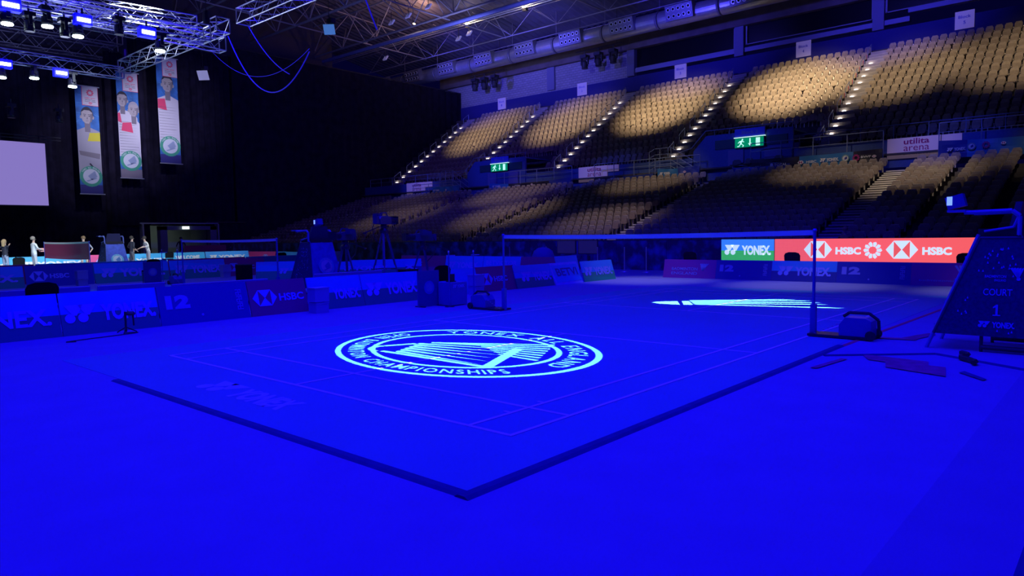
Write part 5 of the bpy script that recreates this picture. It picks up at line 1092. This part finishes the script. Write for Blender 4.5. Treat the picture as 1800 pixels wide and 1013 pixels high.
box_truss((0.5, 24.2, 9.3), (9.0, 24.2, 9.65), 0.50, 'upper rear box truss behind the main front truss', single=False)
box_truss((0.5, 22.2, 8.75), (9.1, 22.2, 8.5), 0.50, 'second rear box truss crossing behind the main one', single=False)
box_truss((5.4, 27.0, 10.9), (5.4, 18.2, 9.6), 0.5, 'box truss crossing over the others near the top left', single=False)
box_truss((-3, 27.0, 9.9), (8.4, 27.0, 9.9), 0.5, 'rearmost box truss behind the lit lamps at top left', single=False)
box_truss((0, 35.5, 12.4), (12, 35.5, 12.4), 0.6, 'distant dim box truss seen below the main truss', single=False)
box_truss((-3, 40, 13.2), (13, 40, 13.2), 0.6, 'farthest dim box truss above the black masking', single=False)
for i, (x, y, z0) in enumerate(((7.7, 20.5, 8.8), (8.75, 30.4, 9.5), (9.1, 14, 9.7), (2.0, 30.5, 9.2), (5.4, 22.5, 10.8))):
    q = MB(); q.tube((x, y, z0), (x, y, rz_(x)-0.15), 0.012, 5); q.lathe([(0.10, z0+0.05), (0.12, z0+0.2), (0.10, z0+0.5)], (x, y, 0), 8)
    tag(q.build('chain_hoist', M_DARKM), 'black chain hoist and cable holding '+['the main truss end', 'the lower truss corner', 'the truss toward top centre', 'the lower truss at left', 'the crossing truss'][i], 'hoist')
for i, (y, z, dx) in enumerate(((55.0, 15.0, 0.0), (55.8, 16.4, 1.3), (56.4, 17.8, -0.9), (57.0, 19.2, 0.6))):
    box_truss((-6+dx, y, z), (17.5+dx*0.5, y+0.6, z+0.3), 1.0, ['lowest', 'second', 'third', 'topmost'][i]+' dim lattice beam stored behind the drape at far left, from below', bay=0.9, rc=0.035, rb=0.022, single=False)
q = MB(); q.box((10, 60, 12), (60, 0.3, 27)); struct(q.build('wall_left', mat('dark_hall_wall', (0.05, 0.05, 0.09), 0.9, noise=0.1)))
spot('lattice_fill', (6, 44, 17), (7, 56, 17.5), (0.4, 0.42, 1.0), 1500, 100, 1.0, 0.3)  # added spot to make the stored lattice beams show
# lamps on the rigs
for i, (x, z) in enumerate(((1.95, 7.85), (2.94, 7.98), (3.73, 7.85), (6.11, 7.85))):
    mover((x, 20.5, z+0.02), OR[i]+' glowing white lamp from the left on the main truss', 'glowing white lamps on the rigs', M_LAMP, s=0.95)
for i, (x, z) in enumerate(((2.43, 7.72), (3.32, 7.74), (4.82, 8.1))):
    mover((x, 20.3, z), OR[i]+' unlit dark moving light from the left on the main truss', 'unlit moving lights on the main truss', M_DARK, s=0.85)
for i, (x, z) in enumerate(((4.10, 8.28), (5.23, 8.42), (6.61, 8.28))):
    mover((x, 30.5, z+0.02), OR[i]+' glowing white lamp from the left on the lower truss', 'glowing white lamps on the rigs', M_LAMP, s=1.05)
def ledbar(x, y, z, lab, s=1.0):
    t = thing('led_wash_light', (x, y, z), lab, 'stage light', 'blue LED wash lights on the rigs'); v = (CAM-Vector((x, y, z))).normalized()
    q = MB(); q.box((x, y, z), (0.46*s, 0.24*s, 0.30*s)); hs_ = q.build('housing', M_LEDBODY, t); q = MB(); q.box((x, y-0.13*s, z-0.02*s), (0.36*s, 0.02, 0.11*s)); q.build('lens', M_LEDB, hs_); q = MB(); q.tube((x, y, z+0.15*s), (x, y, z+0.34*s), 0.03, 6); q.build('clamp', M_DARKM, t)
for i, (x, y, z, s) in enumerate(((1.98, 20.3, 8.16, 1.1), (3.81, 20.3, 8.14, 1.0), (5.64, 20.3, 8.14, 1.05), (4.17, 30.3, 8.60, 1.1), (6.13, 30.3, 8.56, 1.1))):
    ledbar(x, y, z, ['first', 'second', 'third', 'left lower', 'right lower'][i]+' blue glowing LED light, on the %s truss' % ('main' if i < 3 else 'lower'), s)
# hung flat flood panels
for i, (x, y, z, w_, col, lab) in enumerate(((20, 31.2, 13.30, 0.62, (0.10, 0.30, 0.75), 'pale blue square panel hung below the roof trusses'), (20, 46.7, 13.2, 0.75, (0.42, 0.42, 0.72), 'small pale square panel hung in front of the black drapes'))):
    t = thing('hung_panel', (x, y, z), lab, 'panel'); q = MB(); rot = Matrix.Rotation(R(40), 3, 'Z') @ Matrix.Rotation(R(-30), 3, 'Y'); q.box((x, y, z), (0.05, w_, w_*0.9), rot=rot); q.build('panel', mat('hung_panel_%d' % i, col, 0.5, emit=0.45, ecol=col), t)
    q = MB(); q.tube((x, y, z+0.3), (x, y, rz_(x)), 0.015, 5); q.box((x+0.15, y, z+0.5), (0.3, 0.4, 0.25)); q.build('hanging_bracket', M_DARKM, t)
for i, (x, y, z) in enumerate(((36, 43.0, 20.0), (36, 40.5, 20.2), (36, 45.2, 19.9), (36, 37.2, 21.0), (41.5, 53.0, 19.2), (43, 44.2, 19.7), (43, 42.8, 19.9))):
    t = thing('roof_floodlight', (x, y, z), OR[i]+' small pale floodlight among the roof steel', 'floodlight', 'small floodlights among the roof steel'); q = MB(); q.box((x, y, z), (0.12, 0.5, 0.5), rot=Matrix.Rotation(R(35), 3, 'Y')); q.build('face', mat('pale_flood_face', (0.5, 0.5, 0.75), 0.5, emit=0.12, ecol=(0.4, 0.4, 1)), t); q = MB(); q.tube((x, y, z), (x, y, z+0.9), 0.03, 5); q.build('bracket', M_DARKM, t)
# hanging cables (catenaries)
def caten(p0, p1, sag, r, m, lab, n=24):
    p0 = Vector(p0); p1 = Vector(p1); pts = []
    for i in range(n+1): t_ = i/n; p = p0.lerp(p1, t_); pts.append((p.x, p.y, p.z-sag*4*t_*(1-t_)))
    return cable('hanging_cable', pts, r, m, lab)
M_CB = mat('blue_cable_self_glow', (0.06, 0.05, 0.75), 0.5, emit=0.12, ecol=(0.05, 0.03, 1.0))  # cables carry a faint blue glow of their own, painted-in light
caten((10, 23.5, 9.5), (10, 17.9, 7.9), 1.75, 0.022, M_CB, 'bright blue cable drooping in the deepest loop under the corner truss')
caten((10, 21.9, 9.55), (10, 19.2, 7.35), 0.25, 0.018, M_CB, 'blue cable slanting down from the truss, inside the deepest loop')
caten((10, 24.8, 9.1), (10, 17.9, 8.0), 0.95, 0.010, M_CB, 'thin pale cable forming the shallow wide loop')
caten((10, 14.9, 9.3), (10, 14.2, 7.9), 0.02, 0.022, M_CB, 'short straight blue cable near the top centre of the roof')
caten((30, 20.5, 17.0), (33, 22.5, 17.2), 1.0, 0.05, mat('pale_strap', (0.6, 0.5, 0.4), 0.6), 'pale slack strap hanging above the air duct')

# drapes
def drape(x0, x1, y, z0, z1, lab, amp=0.14, seed=1, pitch=0.42, skew=0.0):
    rnd = random.Random(seed); n = int((x1-x0)/0.14); q = MB(); ph = 0
    prof = []
    for i in range(n+1):
        ph += 0.14/pitch*2*math.pi*rnd.uniform(0.5, 1.5); prof.append(y+amp*math.sin(ph)+0.05*rnd.random())
    for k, z in enumerate((z0, z1)):
        q.v += [(x0+(x1-x0)*i/n, prof[i]*1.0, z+(skew*(i/n) if k else 0)) for i in range(n+1)]
    for i in range(n): q.f.append((i, i+1, n+1+i+1, n+1+i)); q.mi.append(0)
    t = thing('black_drape', ((x0+x1)/2, y, z0), lab, 'drape', None); q.build('cloth', M_DRAPE, t, smooth=True)
    q = MB(); q.tube((x0, y, z1+0.05), (x1, y, z1+0.05+skew), 0.05, 6); q.build('hem_rail', M_DARKM, t); return t
drape(-12, 16.4, 53.5, 0.02, 14.45, 'black drape at far left behind the white screen and first banner', seed=2)
drape(15.6, 18.2, 52.6, 2.7, 15.2, 'black drape strip between the first and second banners', seed=3); drape(17.7, 26.3, 53.7, 2.7, 16.7, 'folded black drape behind the third banner and doorway', 0.2, 5)
drape(25.5, 52.1, 53.2, 0.02, 17.3, 'huge flat black drape closing off the left end of the stand', 0.05, 7, 0.8, -0.15)
drape(15.6, 18.3, 53.0, 0.02, 2.9, 'low black drape left of the lit doorway', 0.1, 8); drape(22.7, 26.0, 53.0, 0.02, 2.9, 'low black drape right of the lit doorway', 0.1, 9)
# doorway
w = sroot('door_1', (20.4, 51.5, 0)); MD = mat('grey_door_frame', (0.16, 0.15, 0.20), 0.7)
for x in (18.5, 22.3): q = MB(); q.box((x, 51.3, 1.3), (0.5, 0.6, 2.6)); q.build('jamb', MD, w)
q = MB(); q.box((20.4, 51.3, 2.47), (4.3, 0.6, 0.30)); q.build('lintel', MD, w)
q = MB(); q.box((20.4, 57.5, 1.4), (6, 0.1, 2.8)); struct(q.build('wall_back_corridor', mat('corridor_wall', (0.35, 0.38, 0.36), 0.8)))
q = MB(); q.box((17.6, 55, 1.4), (0.1, 5.2, 2.8)); q.box((23.4, 55, 1.4), (0.1, 5.2, 2.8)); q.box((20.4, 55, 2.85), (6, 5.2, 0.1)); struct(q.build('wall_corridor_sides', mat('corridor_wall', (0.35, 0.38, 0.36), 0.8)))
spot('corridor_lamp', (20.4, 55, 2.6), (20.4, 57, 1), (0.8, 1.0, 0.85), 22, 150, 1.0, 0.2)
t = thing('exit_sign', (20.1, 51.0, 2.5), 'small lit exit box sign on the far left doorway lintel', 'exit sign'); q = MB(); q.box((20.1, 50.9, 2.48), (0.5, 0.08, 0.2)); q.build('housing', E('exit_box', (0.75, 1.0, 0.8), 2.0), t); q = MB(); text_mb(q, 'EXIT', (19.93, 50.85, 2.43), (1, 0, 0), UZ, 0.34, 0.1, mat('exit_letter', (0.0, 0.3, 0.1), 0.5), 0.02); q.build('lettering', None, t, fixn=False)
t = thing('round_pipe_frame', (0, 0, 0), 'low dark barrier with red cloth behind the middle court net', 'barrier')
q = MB(); q.box((20.9, 49.5, 0.7), (3.2, 0.06, 0.85)); q.build('red_cloth', mat('dark_red_cloth', (0.45, 0.03, 0.10), 0.8), t); q = MB(); q.box((20.9, 49.5, 0.14), (3.2, 0.3, 0.24)); q.build('foot', M_DARKM, t)

# projection screen on its hanging truss
t = thing('projection_screen', (6, 48, 5.7), 'large blank lavender projection screen at the left edge', 'screen')
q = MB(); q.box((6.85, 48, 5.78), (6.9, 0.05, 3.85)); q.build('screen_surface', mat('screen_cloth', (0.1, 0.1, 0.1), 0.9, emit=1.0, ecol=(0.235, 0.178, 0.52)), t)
q = MB(); q.box((6.85, 48.06, 5.78), (7.0, 0.06, 3.95)); q.build('frame', M_DARK, t)
for dz in (0, 0.3): q = MB(); q.tube((2.5, 48, 7.95+dz*0.6), (11.2, 48, 7.95+dz*0.6), 0.035, 6); q.build('hanging_bar', M_DARKM, t)
for x in (4, 6, 8, 10): q = MB(); q.tube((x, 48, 7.7), (x, 48, 8.15), 0.03, 5); q.build('bracket', M_DARKM, t)
for x in (4.5, 9.4): q = MB(); q.tube((x, 48, 8.1), (x, 48, 25), 0.012, 4); q.build('cable', M_DARKM, t)
for i, x in enumerate((8.15, 10.6)): mover((x, 46, 9.1), ['left', 'right'][i]+' small dark light hanging between the rigs above the screen', 'small lights above the screen', M_DARK, s=1.3)

# banners with printed portraits
PB = mat('banner_blue_print', (0.03, 0.16, 0.50), 0.6, noise=0.5, nscale=1.2); PN = mat('banner_navy_print', (0.03, 0.03, 0.20), 0.6); PW = mat('banner_white_print', (0.62, 0.60, 0.68), 0.6)
PG = mat('banner_grey_print', (0.36, 0.35, 0.42), 0.6); PSK = mat('banner_skin_print', (0.42, 0.38, 0.40), 0.6); PSK2 = mat('banner_skin_shadow', (0.20, 0.18, 0.22), 0.6); PH = mat('banner_hair_print', (0.03, 0.03, 0.05), 0.6); PY = mat('banner_yellow_print', (0.65, 0.58, 0.03), 0.6); PR = mat('banner_red_print', (0.75, 0.06, 0.16), 0.6)
PLN = mat('banner_line_print', (0.10, 0.10, 0.14), 0.6); PGR = mat('banner_green_print', (0.05, 0.35, 0.22), 0.6); PFACE = mat('banner_emblem_face', (0.60, 0.65, 0.72), 0.6); PSH = mat('banner_emblem_mark', (0.30, 0.38, 0.55), 0.6)
def ell(cx, cy, a, b, n=20): return [(cx+a*math.cos(2*math.pi*i/n), cy+b*math.sin(2*math.pi*i/n)) for i in range(n)]
def portrait(q, o, w, cx, cy, s, shirt, hair, trim=None, turn=0.0):
    """printed head-and-shoulders figure; cy = chin height, s = head height"""
    X = (1, 0, 0); L = lambda n: Vector(o)+Vector((0, -0.0015*n, 0)); cl = lambda pts: [(min(max(x, 0), w), y) for x, y in pts]
    flat(q, cl([(cx-0.16*s, cy-0.55*s), (cx+0.16*s, cy-0.55*s), (cx+0.17*s, cy+0.15*s), (cx-0.17*s, cy+0.15*s)]), L(4), X, UZ, PSK2)
    flat(q, cl(ell(cx, cy+0.58*s, 0.37*s, 0.50*s)), L(5), X, UZ, hair)
    for d in (-1, 1): flat(q, cl(ell(cx+d*0.36*s, cy+0.40*s, 0.06*s, 0.11*s, 10)), L(5), X, UZ, PSK)
    flat(q, cl([(cx-0.33*s, cy+0.72*s), (cx-0.34*s, cy+0.40*s), (cx-0.26*s, cy+0.14*s), (cx-0.10*s, cy), (cx+0.10*s, cy), (cx+0.26*s, cy+0.14*s), (cx+0.34*s, cy+0.40*s), (cx+0.33*s, cy+0.72*s), (cx+0.15*s, cy+0.86*s), (cx-0.15*s, cy+0.86*s)]), L(6), X, UZ, PSK)
    flat(q, cl([(cx+0.10*s, cy), (cx+0.26*s, cy+0.14*s), (cx+0.34*s, cy+0.40*s), (cx+0.33*s, cy+0.7*s), (cx+0.2*s, cy+0.6*s), (cx+0.18*s, cy+0.2*s)]), L(7), X, UZ, PSK2)
    for d in (-1, 1):
        flat(q, cl(ell(cx+d*0.14*s, cy+0.48*s, 0.06*s, 0.025*s, 8)), L(8), X, UZ, PH); flat(q, cl([(cx+d*0.06*s, cy+0.56*s), (cx+d*0.22*s, cy+0.57*s), (cx+d*0.22*s, cy+0.60*s), (cx+d*0.06*s, cy+0.59*s)]), L(8), X, UZ, PH)
    flat(q, cl([(cx-0.04*s, cy+0.28*s), (cx+0.05*s, cy+0.28*s), (cx+0.02*s, cy+0.48*s)]), L(8), X, UZ, PSK2); flat(q, cl(ell(cx, cy+0.17*s, 0.10*s, 0.018*s, 10)), L(8), X, UZ, PSK2)
    flat(q, cl([(cx-1.0*s, cy-3.6*s), (cx+1.0*s, cy-3.6*s), (cx+0.98*s, cy-0.75*s), (cx+0.80*s, cy-0.48*s), (cx+0.18*s, cy-0.26*s), (cx, cy-0.42*s), (cx-0.18*s, cy-0.26*s), (cx-0.80*s, cy-0.48*s), (cx-0.98*s, cy-0.75*s)]), L(3), X, UZ, shirt)
    if trim: flat(q, cl([(cx-0.05*s, cy-1.15*s), (cx+0.90*s, cy-1.1*s), (cx+0.85*s, cy-0.55*s), (cx+0.10*s, cy-0.60*s)]) if trim is PY else cl([(cx-0.9*s, cy-1.1*s), (cx-0.1*s, cy-1.2*s), (cx-0.2*s, cy-0.45*s), (cx-0.8*s, cy-0.52*s)]), L(9), X, UZ, trim)
def banner(x, z0, z1, w, lab, kind):
    y = 51.0; t = thing('hanging_banner', (x+w/2, y, z0), lab, 'banner', None); H = z1-z0; X = (1, 0, 0)
    q = MB(); q.box((x+w/2, y+0.02, (z0+z1)/2), (w, 0.012, H)); q.build('cloth', PB, t)
    q = MB(); o = (x, y+0.012, z0); L = lambda n: Vector(o)+Vector((0, -0.0015*n, 0))
    rnd = random.Random(kind)
    for i in range(26):
        a, b = rnd.uniform(0, w), rnd.uniform(H*0.45, H); a2 = min(max(a+rnd.uniform(-.9, .9), 0), w); b2 = b+rnd.uniform(-.3, .3); flat(q, [(a, b), (a2, b2), (a2, b2+0.02), (a, b+0.02)], L(1), X, UZ, mat('banner_light_blue_line', (0.10, 0.34, 0.70), 0.6))
    if kind == 1: portrait(q, o, w, w*0.47, H*0.655, 1.05, PG, PH, PY)
    if kind == 2:
        portrait(q, o, w, w*0.24, H*0.675, 0.98, PW, PH, PR); portrait(q, Vector(o)+Vector((0, -0.02, 0)), w, w*0.74, H*0.59, 0.98, PW, PG, PR)
    if kind == 3: portrait(q, o, w, w*0.5, H*0.68, 1.15, PW, PH, PR)
    if kind > 1:
        for k in range(16): zz = H*(0.14+0.026*k); flat(q, [(w*0.04, zz), (w*(0.5+0.4*rnd.random()), zz+0.03*rnd.random()), (w*0.92, zz+0.025), (w*0.04, zz+0.022)], L(19), X, UZ, PLN)
    else:
        flat(q, [(0.05, H*0.40), (w-0.05, H*0.38), (w-0.1, H*0.33), (0.12, H*0.36)], L(10), X, UZ, PSK2)
        flat(q, [(w*0.45, H*0.28), (w*0.5, H*0.29), (w*0.85, H*0.21), (w*0.8, H*0.2)], L(10), X, UZ, PH)
        for k in range(4): flat(q, [(w*(0.62+0.07*k), H*0.235), (w*(0.67+0.07*k), H*0.24), (w*(0.76+0.07*k), H*0.20), (w*(0.70+0.07*k), H*0.193)], L(11), X, UZ, PSK)
    flat(q, [(0, 0), (w, 0), (w, H*0.085), (0, H*0.085)], L(20), X, UZ, PN if kind != 2 else PSK2)
    emblem(q, L(22)+Vector((w*0.5, 0, H*0.165)), X, UZ, w*0.50, PGR, PFACE, PSH, 'YONEX ALL ENGLAND')
    # top card with pinwheel mark and small lettering
    a0 = w*0.30; cw = w*0.70; c0 = H*0.825
    flat(q, [(a0-0.03, c0-0.03), (w, c0-0.03), (w, H), (a0-0.03, H)], L(23), X, UZ, PR); flat(q, [(a0, c0), (w-0.02, c0), (w-0.02, H-0.02), (a0, H-0.02)], L(24), X, UZ, PW)
    pinwheel(q, L(25)+Vector((a0+cw*0.5, 0, H*0.94)), X, UZ, cw*0.24, PR)
    for k, s_ in enumerate(('HSBC BWF', 'World Tour', 'Super 1000')): text_mb(q, s_, L(25)+Vector((a0+cw*0.16, 0, H*(0.885-0.016*k))), X, UZ, cw*0.66, H*0.011, PR if k == 0 else PLN, 0.02)
    hexmark(q, L(25)+Vector((a0+cw*0.38, 0, H*0.835)), X, UZ, cw*0.15, PR, PW)
    q.build('print', None, t, fixn=False)
    for z in (z0, z1): q = MB(); q.tube((x-0.05, y, z), (x+w+0.12, y, z), 0.04, 6); q.build('batten', M_ALU, t)
    for xx in (x+0.1, x+w-0.1): q = MB(); q.tube((xx, y, z1), (xx, y, z1+6), 0.01, 4); q.build('hanging_wire', M_DARKM, t)
banner(13.10, 4.83, 12.20, 1.42, 'leftmost tall hanging banner, printed player in grey shirt with yellow panel', 1)
banner(15.75, 6.05, 13.55, 1.44, 'middle tall hanging banner with two printed players in white and red', 2)
banner(18.55, 7.28, 15.06, 1.50, 'rightmost and highest hanging banner, one printed player in a white shirt', 3)
